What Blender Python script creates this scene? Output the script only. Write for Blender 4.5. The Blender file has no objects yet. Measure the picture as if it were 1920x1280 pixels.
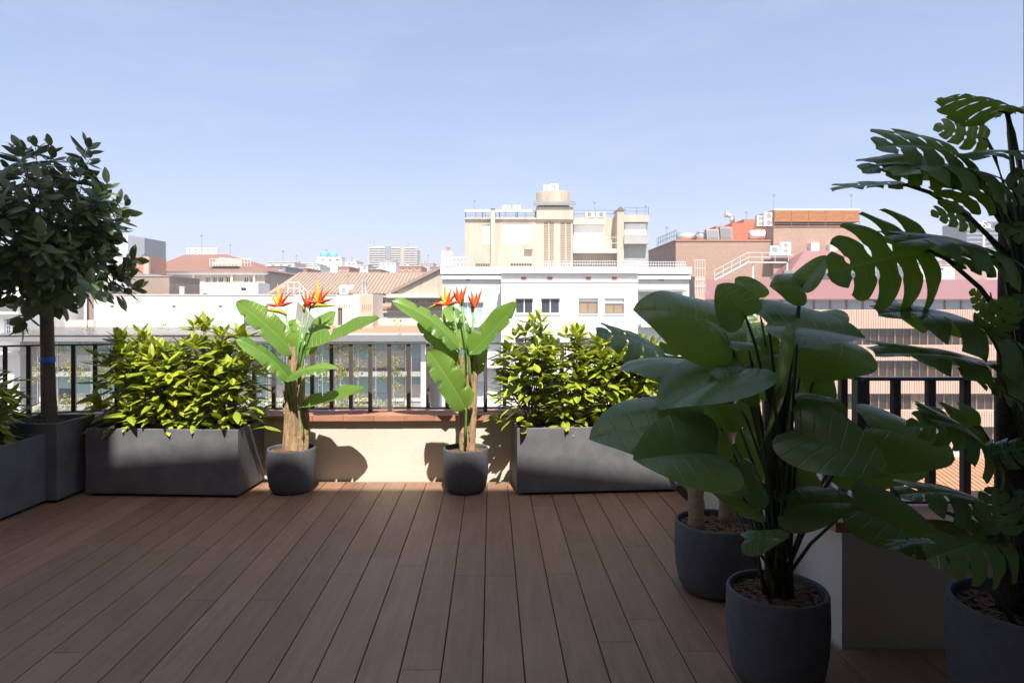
import bpy, math, random
from mathutils import Vector, Matrix
R = math.radians
S = bpy.context.scene
col = S.collection
# ------------------------------------------------------------------ camera
F, HY, CH = 1280.0, 570.0, 1.35            # focal length in photo pixels, horizon row, eye height
cam_d = bpy.data.cameras.new('camera'); cam = bpy.data.objects.new('camera', cam_d); col.objects.link(cam)
cam.location = (0, 0, CH); cam.rotation_euler = (R(90), 0, 0)
cam_d.sensor_width = 36; cam_d.lens = 36*F/1920; cam_d.shift_y = (HY-640)/1920
cam_d.clip_start = 0.05; cam_d.clip_end = 6000
S.camera = cam
# ------------------------------------------------------------------ light
SUN = Vector((0.16, -1.0, 1.5)).normalized()      # towards the sun
el = math.asin(SUN.z)
W = bpy.data.worlds.new('World'); S.world = W; W.use_nodes = True
wn = W.node_tree; wn.nodes.clear()
out = wn.nodes.new('ShaderNodeOutputWorld'); bg = wn.nodes.new('ShaderNodeBackground')
sky = wn.nodes.new('ShaderNodeTexSky'); sky.sky_type = 'NISHITA'; sky.sun_disc = False
sky.sun_elevation = el; sky.sun_rotation = math.atan2(SUN.x, SUN.y)
sky.altitude = 20; sky.air_density = 1.0; sky.dust_density = 2.2; sky.ozone_density = 3.0
bg.inputs['Strength'].default_value = 0.115
# thin cirrus
tc = wn.nodes.new('ShaderNodeTexCoord'); mp = wn.nodes.new('ShaderNodeMapping')
mp.inputs['Rotation'].default_value = (0, R(-38), 0); mp.inputs['Scale'].default_value = (1.2, 1.6, 5.0)
nz = wn.nodes.new('ShaderNodeTexNoise'); nz.inputs['Scale'].default_value = 2.2; nz.inputs['Detail'].default_value = 9; nz.inputs['Roughness'].default_value = 0.62
nz.inputs['Distortion'].default_value = 0.6
rp = wn.nodes.new('ShaderNodeValToRGB'); rp.color_ramp.elements[0].position = 0.50; rp.color_ramp.elements[1].position = 0.86
rp.color_ramp.elements[1].color = (0.16, 0.16, 0.16, 1)
mx = wn.nodes.new('ShaderNodeMix'); mx.data_type = 'RGBA'; mx.inputs[7].default_value = (4.6, 4.8, 5.2, 1)
wn.links.new(tc.outputs['Generated'], mp.inputs['Vector']); wn.links.new(mp.outputs[0], nz.inputs['Vector'])
wn.links.new(nz.outputs['Fac'], rp.inputs[0]); wn.links.new(rp.outputs[0], mx.inputs[0])
tint = wn.nodes.new('ShaderNodeMix'); tint.data_type = 'RGBA'; tint.blend_type = 'MULTIPLY'; tint.inputs[0].default_value = 1; tint.inputs[7].default_value = (1.12, 0.955, 0.95, 1)   # the camera's white balance
wn.links.new(sky.outputs[0], tint.inputs[6]); veil = wn.nodes.new('ShaderNodeMix'); veil.data_type = 'RGBA'; veil.inputs[0].default_value = 0.42; veil.inputs[7].default_value = (2.15, 2.7, 3.85, 1)   # thin even high haze
wn.links.new(tint.outputs[2], veil.inputs[6]); wn.links.new(veil.outputs[2], mx.inputs[6]); wn.links.new(mx.outputs[2], bg.inputs['Color']); wn.links.new(bg.outputs[0], out.inputs[0])
sd = bpy.data.lights.new('sun', 'SUN'); sd.energy = 4.8; sd.angle = R(0.53); sd.color = (1.0, 0.945, 0.87)
so = bpy.data.objects.new('sun', sd); col.objects.link(so); so.rotation_euler = (-SUN).to_track_quat('-Z', 'Y').to_euler()
S.view_settings.view_transform = 'Standard'; S.view_settings.look = 'None'; S.view_settings.gamma = 1.0
S.view_settings.exposure = 0.95
S.render.engine = 'CYCLES'
S.cycles.max_bounces = 8; S.cycles.diffuse_bounces = 4
# ------------------------------------------------------------------ helpers
rng = random.Random(7)
def P(px, py, Y): return Vector(((px-960)/F*Y, Y, CH+(HY-py)/F*Y))
def X(px, Y): return (px-960)/F*Y
def Z(py, Y): return CH+(HY-py)/F*Y
MATS = {}
def mat(name, c, rough=0.7, var=0.12, scale=3.0, bump=0.0, bscale=60.0, metal=0.0, stretch=(1, 1, 1), spec=0.5, rnd=0.0):
    if name in MATS: return MATS[name]
    m = bpy.data.materials.new(name); m.use_nodes = True; t = m.node_tree; b = t.nodes['Principled BSDF']
    b.inputs['Roughness'].default_value = rough; b.inputs['Metallic'].default_value = metal
    b.inputs['Specular IOR Level'].default_value = spec
    co = t.nodes.new('ShaderNodeTexCoord'); ma = t.nodes.new('ShaderNodeMapping'); ma.inputs['Scale'].default_value = stretch
    t.links.new(co.outputs['Object'], ma.inputs['Vector'])
    if rnd:
        oi = t.nodes.new('ShaderNodeObjectInfo'); sc = t.nodes.new('ShaderNodeVectorMath'); sc.operation = 'SCALE'
        cb = t.nodes.new('ShaderNodeCombineXYZ')
        for k in range(3): t.links.new(oi.outputs['Random'], cb.inputs[k])
        sc.inputs['Scale'].default_value = 37.0; t.links.new(cb.outputs[0], sc.inputs[0]); t.links.new(sc.outputs[0], ma.inputs['Location'])
    n = t.nodes.new('ShaderNodeTexNoise'); n.inputs['Scale'].default_value = scale; n.inputs['Detail'].default_value = 6; n.inputs['Roughness'].default_value = 0.65
    t.links.new(ma.outputs[0], n.inputs['Vector'])
    r = t.nodes.new('ShaderNodeMapRange'); r.inputs[1].default_value = 0.25; r.inputs[2].default_value = 0.75
    r.inputs[3].default_value = 1-var; r.inputs[4].default_value = 1+var
    t.links.new(n.outputs['Fac'], r.inputs[0])
    hs = t.nodes.new('ShaderNodeHueSaturation'); hs.inputs['Color'].default_value = (*c, 1)
    val = r.outputs[0]
    if rnd:
        r2 = t.nodes.new('ShaderNodeMapRange'); r2.inputs[3].default_value = 1-rnd; r2.inputs[4].default_value = 1+rnd
        t.links.new(oi.outputs['Random'], r2.inputs[0])
        mu = t.nodes.new('ShaderNodeMath'); mu.operation = 'MULTIPLY'; t.links.new(val, mu.inputs[0]); t.links.new(r2.outputs[0], mu.inputs[1]); val = mu.outputs[0]
    t.links.new(val, hs.inputs['Value']); t.links.new(hs.outputs[0], b.inputs['Base Color'])
    if bump:
        n2 = t.nodes.new('ShaderNodeTexNoise'); n2.inputs['Scale'].default_value = bscale; n2.inputs['Detail'].default_value = 4
        t.links.new(ma.outputs[0], n2.inputs['Vector'])
        bp = t.nodes.new('ShaderNodeBump'); bp.inputs['Strength'].default_value = bump; bp.inputs['Distance'].default_value = 0.01
        t.links.new(n2.outputs['Fac'], bp.inputs['Height']); t.links.new(bp.outputs[0], b.inputs['Normal'])
    MATS[name] = m; return m
def leafmat(name, c, c2, rough=0.4, trans=0.35, tcol=None, veins=0, vcol=(0.3, 0.4, 0.12), fleck=0, spec=0.5):
    m = bpy.data.materials.new(name); m.use_nodes = True; t = m.node_tree; b = t.nodes['Principled BSDF']; o = t.nodes['Material Output']
    b.inputs['Roughness'].default_value = rough; b.inputs['Specular IOR Level'].default_value = spec
    oi = t.nodes.new('ShaderNodeObjectInfo'); ge = t.nodes.new('ShaderNodeNewGeometry')
    ad = t.nodes.new('ShaderNodeMath'); ad.operation = 'ADD'; fr = t.nodes.new('ShaderNodeMath'); fr.operation = 'FRACT'
    t.links.new(oi.outputs['Random'], ad.inputs[0]); t.links.new(ge.outputs['Random Per Island'], ad.inputs[1]); t.links.new(ad.outputs[0], fr.inputs[0])
    a = t.nodes.new('ShaderNodeMix'); a.data_type = 'RGBA'; a.inputs[6].default_value = (*c, 1); a.inputs[7].default_value = (*c2, 1)
    t.links.new(fr.outputs[0], a.inputs[0]); c_out = a.outputs[2]
    if veins:
        uv = t.nodes.new('ShaderNodeUVMap'); sx = t.nodes.new('ShaderNodeSeparateXYZ'); t.links.new(uv.outputs[0], sx.inputs[0])
        def M(op, x, y=None, z=None):
            q = t.nodes.new('ShaderNodeMath'); q.operation = op
            for i, w in enumerate((x, y, z)):
                if w is None: continue
                if isinstance(w, (int, float)): q.inputs[i].default_value = w
                else: t.links.new(w, q.inputs[i])
            return q.outputs[0]
        dv = M('ABSOLUTE', M('SUBTRACT', sx.outputs[1], 0.5))
        mid = M('LESS_THAN', dv, 0.016)
        lat = M('ABSOLUTE', M('SUBTRACT', M('FRACT', M('MULTIPLY', sx.outputs[0], veins)), 0.5))
        lat = M('MULTIPLY', M('SUBTRACT', 1.0, M('SMOOTH_MIN', 1.0, M('MULTIPLY', lat, 14.0), 0.2)), 0.45)
        lat = M('MAXIMUM', lat, 0.0)
        fac = M('MAXIMUM', mid, lat)
        v = t.nodes.new('ShaderNodeMix'); v.data_type = 'RGBA'; v.inputs[7].default_value = (*vcol, 1)
        t.links.new(fac, v.inputs[0]); t.links.new(c_out, v.inputs[6]); c_out = v.outputs[2]
        bp = t.nodes.new('ShaderNodeBump'); bp.inputs['Strength'].default_value = 0.5; bp.inputs['Distance'].default_value = 0.004; bp.invert = True
        t.links.new(lat, bp.inputs['Height']); t.links.new(bp.outputs[0], b.inputs['Normal'])
        if fleck:
            n = t.nodes.new('ShaderNodeTexNoise'); n.inputs['Scale'].default_value = 9; n.inputs['Detail'].default_value = 8; n.inputs['Roughness'].default_value = 0.75
            mm = t.nodes.new('ShaderNodeMapping'); mm.inputs['Scale'].default_value = (1.2, 3.5, 1); t.links.new(uv.outputs[0], mm.inputs[0])
            av = t.nodes.new('ShaderNodeVectorMath'); cb = t.nodes.new('ShaderNodeCombineXYZ'); t.links.new(fr.outputs[0], cb.inputs[2]); t.links.new(mm.outputs[0], av.inputs[0]); t.links.new(cb.outputs[0], av.inputs[1])
            t.links.new(av.outputs[0], n.inputs['Vector'])
            g = M('MULTIPLY', M('GREATER_THAN', n.outputs['Fac'], 0.63), 0.7)
            v2 = t.nodes.new('ShaderNodeMix'); v2.data_type = 'RGBA'; v2.inputs[7].default_value = (0.42, 0.5, 0.16, 1)
            t.links.new(g, v2.inputs[0]); t.links.new(c_out, v2.inputs[6]); c_out = v2.outputs[2]
    t.links.new(c_out, b.inputs['Base Color'])
    tr = t.nodes.new('ShaderNodeBsdfTranslucent'); mxs = t.nodes.new('ShaderNodeMixShader'); mxs.inputs[0].default_value = trans
    if tcol: tr.inputs[0].default_value = (*tcol, 1)
    else: t.links.new(c_out, tr.inputs[0])
    t.links.new(b.outputs[0], mxs.inputs[1]); t.links.new(tr.outputs[0], mxs.inputs[2]); t.links.new(mxs.outputs[0], o.inputs[0])
    MATS[name] = m; return m

class MB:
    def __init__(s): s.v = []; s.f = []; s.uv = []
    def box(s, x0, x1, y0, y1, z0, z1):
        i = len(s.v); s.v += [(x, y, z) for z in (z0, z1) for y in (y0, y1) for x in (x0, x1)]
        s.f += [[i+a for a in q] for q in ((0, 2, 3, 1), (4, 5, 7, 6), (0, 1, 5, 4), (2, 6, 7, 3), (0, 4, 6, 2), (1, 3, 7, 5))]; return s
    def quad(s, a, b, c, d):
        i = len(s.v); s.v += [tuple(a), tuple(b), tuple(c), tuple(d)]; s.f.append([i, i+1, i+2, i+3]); return s
    def prism(s, pts, off):             # polygon pts extruded by the vector off
        i = len(s.v); n = len(pts); o = Vector(off); s.v += [tuple(p) for p in pts]+[tuple(Vector(p)+o) for p in pts]
        s.f.append([i+k for k in range(n)][::-1]); s.f.append([i+n+k for k in range(n)])
        for k in range(n): s.f.append([i+k, i+(k+1) % n, i+n+(k+1) % n, i+n+k])
        return s
    def tube(s, pts, rad, n=8):
        pts = [Vector(p) for p in pts]; rings = []
        for k, p in enumerate(pts):
            d = (pts[min(k+1, len(pts)-1)]-pts[max(k-1, 0)]).normalized()
            a = d.cross(Vector((0, 0, 1))) if abs(d.z) < 0.95 else d.cross(Vector((0, 1, 0)))
            a.normalize(); b = d.cross(a); r = rad[k] if isinstance(rad, (list, tuple)) else rad
            i = len(s.v); s.v += [tuple(p+(a*math.cos(2*math.pi*j/n)+b*math.sin(2*math.pi*j/n))*r) for j in range(n)]; rings.append(i)
        for q in range(len(rings)-1):
            for j in range(n): s.f.append([rings[q]+j, rings[q]+(j+1) % n, rings[q+1]+(j+1) % n, rings[q+1]+j])
        s.f.append([rings[0]+j for j in range(n)][::-1]); s.f.append([rings[-1]+j for j in range(n)]); return s
    def lathe(s, prof, c=(0, 0, 0), n=32):
        i = len(s.v); m = len(prof)
        for j in range(n):
            a = 2*math.pi*j/n
            for r, z in prof: s.v.append((c[0]+r*math.cos(a), c[1]+r*math.sin(a), c[2]+z))
        for j in range(n):
            for k in range(m-1): s.f.append([i+j*m+k, i+((j+1) % n)*m+k, i+((j+1) % n)*m+k+1, i+j*m+k+1])
        return s
    def mesh(s, name, off=(0, 0, 0), smooth=False):
        me = bpy.data.meshes.new(name); o = Vector(off)
        me.from_pydata([tuple(Vector(v)-o) for v in s.v], [], s.f); me.update()
        if smooth: me.polygons.foreach_set('use_smooth', [True]*len(me.polygons))
        return me
def wl(o):
    p = Vector((0, 0, 0))
    while o: p = p+o.location; o = o.parent
    return p
def tag(o, label=None, cat=None, group=None, kind=None):
    for k, v in (('label', label), ('category', cat), ('group', group), ('kind', kind)):
        if v: o[k] = v
    return o
def thing(name, loc, label, cat, group=None):
    o = bpy.data.objects.new(name, None); col.objects.link(o); o.location = loc; o.empty_display_size = 0.1
    return tag(o, label, cat, group)
def obj(name, mb, m, parent=None, smooth=False, at=None):
    base = wl(parent) if parent else Vector((0, 0, 0))
    loc = Vector(at) if at is not None else base
    me = mb.mesh(name, loc, smooth) if isinstance(mb, MB) else mb
    if not me.materials: me.materials.append(MATS[m] if isinstance(m, str) else m)
    o = bpy.data.objects.new(name, me); col.objects.link(o); o.parent = parent; o.location = loc-base
    return o
def inst(name, me, parent, matrix):      # matrix in world space, parent unrotated
    o = bpy.data.objects.new(name, me); col.objects.link(o); o.parent = parent
    o.matrix_basis = Matrix.Translation(-wl(parent)) @ matrix; return o
# ------------------------------------------------------------------ materials
mat('deck', (0.262, 0.148, 0.09), 0.5, 0.22, 5.0, 0.25, 90, stretch=(6, 0.5, 6), rnd=0.16)
dm_ = MATS['deck']; t_ = dm_.node_tree; b_ = t_.nodes['Principled BSDF']; src = b_.inputs['Base Color'].links[0].from_socket
n_ = t_.nodes.new('ShaderNodeTexNoise'); n_.inputs['Scale'].default_value = 1.7; n_.inputs['Detail'].default_value = 12; n_.inputs['Roughness'].default_value = 0.78; n_.inputs['Distortion'].default_value = 0.8
c_ = t_.nodes.new('ShaderNodeTexCoord'); t_.links.new(c_.outputs['Object'], n_.inputs['Vector'])
r_ = t_.nodes.new('ShaderNodeMapRange'); r_.inputs[1].default_value = 0.5; r_.inputs[2].default_value = 0.78; r_.inputs[3].default_value = 0; r_.inputs[4].default_value = 0.5; t_.links.new(n_.outputs['Fac'], r_.inputs[0])
x_ = t_.nodes.new('ShaderNodeMix'); x_.data_type = 'RGBA'; x_.inputs[7].default_value = (0.37, 0.265, 0.2, 1); t_.links.new(r_.outputs[0], x_.inputs[0]); t_.links.new(src, x_.inputs[6]); t_.links.new(x_.outputs[2], b_.inputs['Base Color'])
mat('own_wall', (0.26, 0.21, 0.17), 0.8)
mat('joist', (0.02, 0.016, 0.014), 0.9)
mat('stucco', (0.63, 0.57, 0.485), 0.9, 0.08, 3, 0.3, 110)
mat('terracotta', (0.42, 0.195, 0.115), 0.6, 0.2, 9, 0.15, 60, rnd=0.12)
mat('rail', (0.085, 0.074, 0.07), 0.38, 0.1, 8)
mat('planter', (0.13, 0.132, 0.14), 0.62, 0.32, 5, 0.25, 180)
mat('pot', (0.085, 0.087, 0.095), 0.75, 0.2, 25, 0.5, 260)
mat('soil', (0.045, 0.03, 0.02), 0.95, 0.5, 40, 0.8, 90)
mat('chips', (0.13, 0.065, 0.035), 0.85, 0.45, 30, rnd=0)
mat('bark', (0.12, 0.085, 0.06), 0.85, 0.3, 18, 0.5, 60)
mat('fibre', (0.40, 0.27, 0.15), 0.85, 0.4, 14, 0.9, 50, stretch=(5, 5, 0.6))
mat('cane', (0.26, 0.20, 0.12), 0.8, 0.35, 20, 0.6, 70, stretch=(1, 1, 4))
mat('moss', (0.05, 0.028, 0.018), 0.95, 0.5, 50, 1.0, 120)
mat('tape', (0.02, 0.16, 0.62), 0.4, 0.05)
mat('twig', (0.11, 0.11, 0.045), 0.7, 0.2, 20)
mat('petiole', (0.10, 0.15, 0.04), 0.45, 0.25, 12)
mat('petiole_dark', (0.045, 0.075, 0.022), 0.45, 0.25, 12)
mat('stalk', (0.14, 0.30, 0.06), 0.45, 0.2, 12)
mat('flower_orange', (0.85, 0.16, 0.02), 0.5, 0.25, 25)
mat('flower_yellow', (0.85, 0.45, 0.03), 0.5, 0.2, 25)
mat('flower_red', (0.62, 0.05, 0.03), 0.5, 0.2, 25)
mat('spathe', (0.40, 0.38, 0.04), 0.5, 0.4, 14)
leafmat('leaf_shrub', (0.19, 0.28, 0.022), (0.52, 0.54, 0.05), 0.38, 0.3, veins=6, vcol=(0.32, 0.4, 0.08))
leafmat('leaf_tree', (0.075, 0.12, 0.045), (0.15, 0.19, 0.065), 0.4, 0.22, veins=6, vcol=(0.1, 0.14, 0.05))
leafmat('leaf_monstera', (0.06, 0.135, 0.045), (0.095, 0.19, 0.055), 0.27, 0.38, tcol=(0.17, 0.29, 0.018), veins=5, vcol=(0.16, 0.26, 0.08), spec=.7)
leafmat('leaf_philo', (0.10, 0.20, 0.07), (0.15, 0.26, 0.09), 0.27, 0.38, tcol=(0.19, 0.30, 0.02), veins=7, vcol=(0.15, 0.25, 0.09), fleck=1, spec=.7)
leafmat('leaf_bird', (0.09, 0.20, 0.03), (0.19, 0.32, 0.05), 0.33, 0.35, tcol=(0.2, 0.34, 0.03), veins=18, vcol=(0.26, 0.38, 0.10))
leafmat('leaf_vine', (0.22, 0.25, 0.03), (0.42, 0.38, 0.05), 0.6, 0.3)
mat('white', (0.70, 0.69, 0.67), 0.85, 0.09, 0.6, stretch=(2.5, 2.5, 0.35))
mat('offwhite', (0.60, 0.565, 0.51), 0.85, 0.1, 0.5, stretch=(2, 2, 0.4))
mat('palegreen', (0.47, 0.52, 0.51), 0.85, 0.04, 0.5)
mat('cream', (0.56, 0.51, 0.43), 0.85, 0.06, 0.4)
mat('beige', (0.43, 0.365, 0.285), 0.9, 0.2, 0.6, stretch=(3, 3, 0.5))
mat('beige_dark', (0.42, 0.34, 0.26), 0.9, 0.1, 0.6)
mat('taupe', (0.27, 0.205, 0.16), 0.9, 0.1, 0.6)
mat('grey_conc', (0.33, 0.32, 0.30), 0.9, 0.1, 0.8)
mat('slate', (0.20, 0.215, 0.25), 0.8, 0.12, 0.5, stretch=(3, 3, 0.4))
mat('brick', (0.33, 0.22, 0.165), 0.9, 0.14, 3.0, 0.3, 6)
mat('brick_orange', (0.38, 0.17, 0.10), 0.9, 0.18, 2.0)
mat('redpaint', (0.52, 0.14, 0.08), 0.8, 0.1, 1)
mat('pinkroof', (0.225, 0.108, 0.104), 0.6, 0.06, 0.6)
mat('pinkconc', (0.46, 0.335, 0.265), 0.9, 0.16, 2.0, stretch=(4, 4, 0.3))
mat('rooftile', (0.20, 0.098, 0.065), 0.9, 0.2, 4.0, stretch=(4, 1, 1))
mat('oldtile', (0.29, 0.22, 0.165), 0.9, 0.22, 1.6, stretch=(5, 0.7, 0.7))
mat('tile_orange', (0.46, 0.24, 0.13), 0.85, 0.2, 4.0)
mat('louvre', (0.42, 0.19, 0.07), 0.7, 0.3, 1.5, stretch=(1, 1, 5))
mat('metal', (0.62, 0.63, 0.65), 0.35, 0.1, 4, metal=0.7)
mat('zinc', (0.22, 0.215, 0.215), 0.5, 0.1, 2, metal=0.2)
mat('solar', (0.14, 0.135, 0.135), 0.25, 0.12, 0.3)
mat('ac', (0.78, 0.77, 0.74), 0.6, 0.04, 2)
mat('acfan', (0.28, 0.28, 0.28), 0.6, 0.1, 2)
mat('steel_white', (0.74, 0.74, 0.73), 0.5, 0.05, 2)
mat('steel_dark', (0.12, 0.12, 0.13), 0.5, 0.1, 2)
mat('glass', (0.05, 0.06, 0.07), 0.08, 0.2, 0.4)
mat('glass_dark', (0.035, 0.025, 0.022), 0.12, 0.5, 0.8)
mat('glass_sky', (0.30, 0.36, 0.40), 0.15, 0.12, 0.5)
mat('teal', (0.28, 0.48, 0.47), 0.35, 0.12, 0.6)
mat('curtain', (0.26, 0.205, 0.14), 0.9, 0.3, 6, stretch=(8, 1, 0.2))
mat('brownframe', (0.22, 0.13, 0.08), 0.6)
mat('shutter', (0.84, 0.83, 0.80), 0.7, 0.03, 1)
mat('vent', (0.45, 0.37, 0.29), 0.8, 0.2, 0.8, stretch=(0.5, 0.5, 14))
mat('navy', (0.05, 0.06, 0.085), 0.5, 0.1, 1)
mat('signwhite', (0.85, 0.85, 0.85), 0.6)
mat('tank', (0.12, 0.35, 0.55), 0.5)
mat('ground', (0.16, 0.15, 0.14), 0.95, 0.25, 0.05)
mat('ceramic', (0.5, 0.2, 0.1), 0.8)
# ------------------------------------------------------------------ ground and own building
g = obj('ground', MB().quad((-3000, -600, -20), (3000, -600, -20), (3000, 3500, -20), (-3000, 3500, -20)), 'ground'); tag(g, kind='structure')
own = thing('apartment_building', (3, -4, -20), 'building that carries this terrace and rises behind the viewer', 'building')
YB = -1.0
HB = 0.31+(4.77-YB)*1.5                # its roof edge throws the shade line seen on the planters
obj('wall', MB().box(-1.866, 13, -9, YB, -0.02, HB), 'own_wall', own)
obj('wall', MB().box(-12, -1.87, -9, YB-0.004, -0.02, HB+5), 'own_wall', own)
obj('canopy', MB().box(-5, 6, YB+0.002, 0.0, 2.7, 2.9), 'own_wall', own)  # unseen overhang added above the viewer to cut skylight on the near deck
obj('wall', MB().box(-12, 13, -9, 3.0, -20, -0.06), 'stucco', own)
obj('wall', MB().box(-5.4, 1.72, 3.0, 5.6, -20, -0.062), 'stucco', own)
# ------------------------------------------------------------------ deck
deck = bpy.data.objects.new('deck', None); col.objects.link(deck); tag(deck, kind='structure')
obj('joist_layer', MB().box(-5.3, 1.29, -1, 5.19, -0.055, -0.03), 'joist', deck)
obj('joist_layer', MB().box(1.295, 2.9, -1, 2.68, -0.055, -0.031), 'joist', deck)
PW, dirx = 0.153, -0.0305
x_ref = (905-960)/F*(F*CH/710)-dirx*(F*CH/710)     # a joint line's x at y = 0
def plank(xa, y0, y1):
    c, t = 0.0025, 0.024
    prof = [(0.002, -t), (0.002, -c), (0.002+c, 0), (PW-0.002-c, 0), (PW-0.002, -c), (PW-0.002, -t)]
    mb = MB(); mb.prism([(xa+dirx*y0+a, y0, b) for a, b in prof], (dirx*(y1-y0), y1-y0, 0))
    obj('plank', mb, 'deck', deck)
for k in range(-36, 19):
    xa = x_ref+k*PW
    end = 5.19 if xa+PW+dirx*5.2 < 1.30 else 2.675
    if k < -26: end = 4.9
    y = -1.0+rng.uniform(0.1, 2.2)
    ys = [-1.0]
    while y < end-0.25: ys.append(y); y += rng.choice((1.15, 1.75, 2.3))
    ys.append(end)
    for a, b in zip(ys[:-1], ys[1:]): plank(xa, a+0.0012, b-0.0012)
# ------------------------------------------------------------------ parapet and railing
PATH = [Vector(p) for p in ((-4.7, 4.15), (-3.55, 4.98), (-2.9, 5.19), (1.30, 5.27), (1.30, 2.69), (2.9, 2.69))]
def offset(d):
    n = len(PATH); res = []
    for i in range(n):
        nn = []
        for a, b in ((i-1, i), (i, i+1)):
            if a < 0 or b >= n: continue
            e = (PATH[b]-PATH[a]).normalized(); nn.append(Vector((-e.y, e.x)))
        if len(nn) == 1: res.append(PATH[i]+nn[0]*d)
        else:
            m = (nn[0]+nn[1]).normalized(); res.append(PATH[i]+m*(d/max(0.2, m.dot(nn[0]))))
    return res
ZC = 0.505
par = thing('parapet_wall', (0, 5.3, 0), 'low cream stucco parapet with terracotta coping round the terrace edge', 'wall')
o0, o1 = offset(0), offset(0.34)
for i in range(len(PATH)-1):
    a, b, c, d = o0[i], o0[i+1], o1[i+1], o1[i]
    obj('wall', MB().prism([(p.x, p.y, -0.05) for p in (a, b, c, d)], (0, 0, ZC-0.045+0.05)), 'stucco', par)
c0, c1 = offset(-0.045), offset(0.40)
for i in range(len(PATH)-1):
    L = (PATH[i+1]-PATH[i]).length; n = max(1, round(L/0.235))
    for j in range(n):
        ta, tb = (j+0.008)/n, (j+1-0.008)/n
        q = [c0[i].lerp(c0[i+1], ta), c0[i].lerp(c0[i+1], tb), c1[i].lerp(c1[i+1], tb), c1[i].lerp(c1[i+1], ta)]
        dz = rng.uniform(-0.002, 0.002)
        obj('coping_tile', MB().prism([(p.x, p.y, ZC-0.04+dz) for p in q], (0, 0, 0.04)), 'terracotta', par)
    obj('mortar_bed', MB().prism([(p.x, p.y, ZC-0.043) for p in (c0[i].lerp(c1[i], .04), c0[i+1].lerp(c1[i+1], .04), c1[i+1].lerp(c0[i+1], .04), c1[i].lerp(c0[i], .04))], (0, 0, 0.036)), 'grey_conc', par)
rl = thing('railing', (0, 5.45, ZC), 'dark grey metal bar railing standing on the terracotta coping', 'railing')
rp_ = offset(0.15)
ZR = 1.046
def bar(a, b, w, z0, z1):
    e = (b-a).normalized(); nn = Vector((-e.y, e.x))*w/2
    return MB().prism([(p.x, p.y, z0) for p in (a-nn, b-nn, b+nn, a+nn)], (0, 0, z1-z0))
for i in range(len(rp_)-1):
    a, b = rp_[i], rp_[i+1]; e = (b-a).normalized(); L = (b-a).length
    obj('top_rail', bar(a-e*0.0, b+e*0.0, 0.05, ZR-0.012, ZR+i*0.0004), 'rail', rl)
    obj('bottom_rail', bar(a, b, 0.05, ZC+0.022, ZC+0.032+i*0.0004), 'rail', rl)
    n = round(L/0.15)
    for j in range(n+1):
        if j == n and i < len(rp_)-2: continue
        p = a.lerp(b, j/n); w = 0.05 if j == 0 and i in (3, 4) else 0.03
        z0 = ZC-0.004 if (j % 6 == 0) else ZC+0.03
        q = bar(p-e*w/2, p+e*w/2, w, z0, ZR-0.011)
        obj('post' if w > 0.04 else 'baluster', q, 'rail', rl)
pil = thing('partition_wall', (2.45, 1.0, 0), 'slate blue partition wall edge at the far right behind the tall monstera', 'wall')
obj('panel', MB().box(2.285, 2.5, -0.99, 3.05, -0.06, 3.6), 'slate', pil); obj('cap', MB().box(2.27, 2.52, -0.99, 3.07, 3.6, 3.68), 'grey_conc', pil)  # only the far edge is in view; unseen length added to darken this corner
# ------------------------------------------------------------------ planters and pots
def planter(c, ang, w, d, h, label, group=None):
    t = thing('planter', (c[0], c[1], 0), label, 'planter', group)
    M = Matrix.Translation((c[0], c[1], 0)) @ Matrix.Rotation(R(ang), 4, 'Z')
    def ob(name, x0, x1, y0, y1, z0, z1, m):
        mb = MB().box(x0, x1, y0, y1, z0, z1); mb.v = [tuple(M @ Vector(v)) for v in mb.v]; return obj(name, mb, m, t)
    th = 0.022; bw, bd = w/2, d/2
    b = MB()
    for z0, z1, s in ((0.02, h-0.0, 0),):
        b.box(-bw, bw, -bd, -bd+th, z0, z1); b.box(-bw, bw, bd-th, bd, z0, z1)
        b.box(-bw, -bw+th, -bd+th+.0005, bd-th-.0005, z0, z1); b.box(bw-th, bw, -bd+th+.0005, bd-th-.0005, z0, z1)
    b.v = [tuple(M @ Vector(v)) for v in b.v]
    bo = obj('body', b, 'planter', t); md = bo.modifiers.new('bevel', 'BEVEL'); md.width = 0.004; md.segments = 2
    ob('foot', -bw+.03, bw-.03, -bd+.03, bd-.03, 0.001, 0.02, 'joist')
    ob('soil', -bw+th, bw-th, -bd+th, bd-th, 0.05, h-0.05, 'soil')
    chips((c[0], c[1]), h-0.048, bw-.03, 260, t, M, bd-.03)
    return t
def chips(c, z, r, n, t, M=None, ry=None):
    mb = MB(); q = random.Random(n+int(c[0]*100))
    for k in range(n):
        if M is None:
            a, rr = q.uniform(0, 6.283), r*math.sqrt(q.random()); p = Vector((c[0]+rr*math.cos(a), c[1]+rr*math.sin(a), z+q.uniform(0, 0.008)))
        else: p = M @ Vector((q.uniform(-r, r), q.uniform(-ry, ry), z+q.uniform(0, 0.008)))
        l, w = q.uniform(0.008, 0.02), q.uniform(0.003, 0.008)
        rot = Matrix.Rotation(q.uniform(0, 6.28), 3, 'Z') @ Matrix.Rotation(q.uniform(-.5, .5), 3, 'X')
        i = len(mb.v); s = MB().box(-l, l, -w, w, -0.003, 0.003); mb.v += [tuple(p+rot @ Vector(v)) for v in s.v]; mb.f += [[i+a for a in f] for f in s.f]
    o = obj('bark_chips', mb, 'chips', t); o['kind'] = 'stuff'
planter((-3.40, 4.22), -1.7, 0.46, 0.82, 0.47, 'dark grey planter at the left edge, nearest the viewer')
planter((-3.29, 4.835), -1.0, 0.42, 0.41, 0.54, 'tall square dark planter holding the small tree')
planter((-2.445, 5.0), -3.0, 1.10, 0.44, 0.475, 'long dark rectangular planter of shrubs left of the flowering pots', 'long planters')
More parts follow.
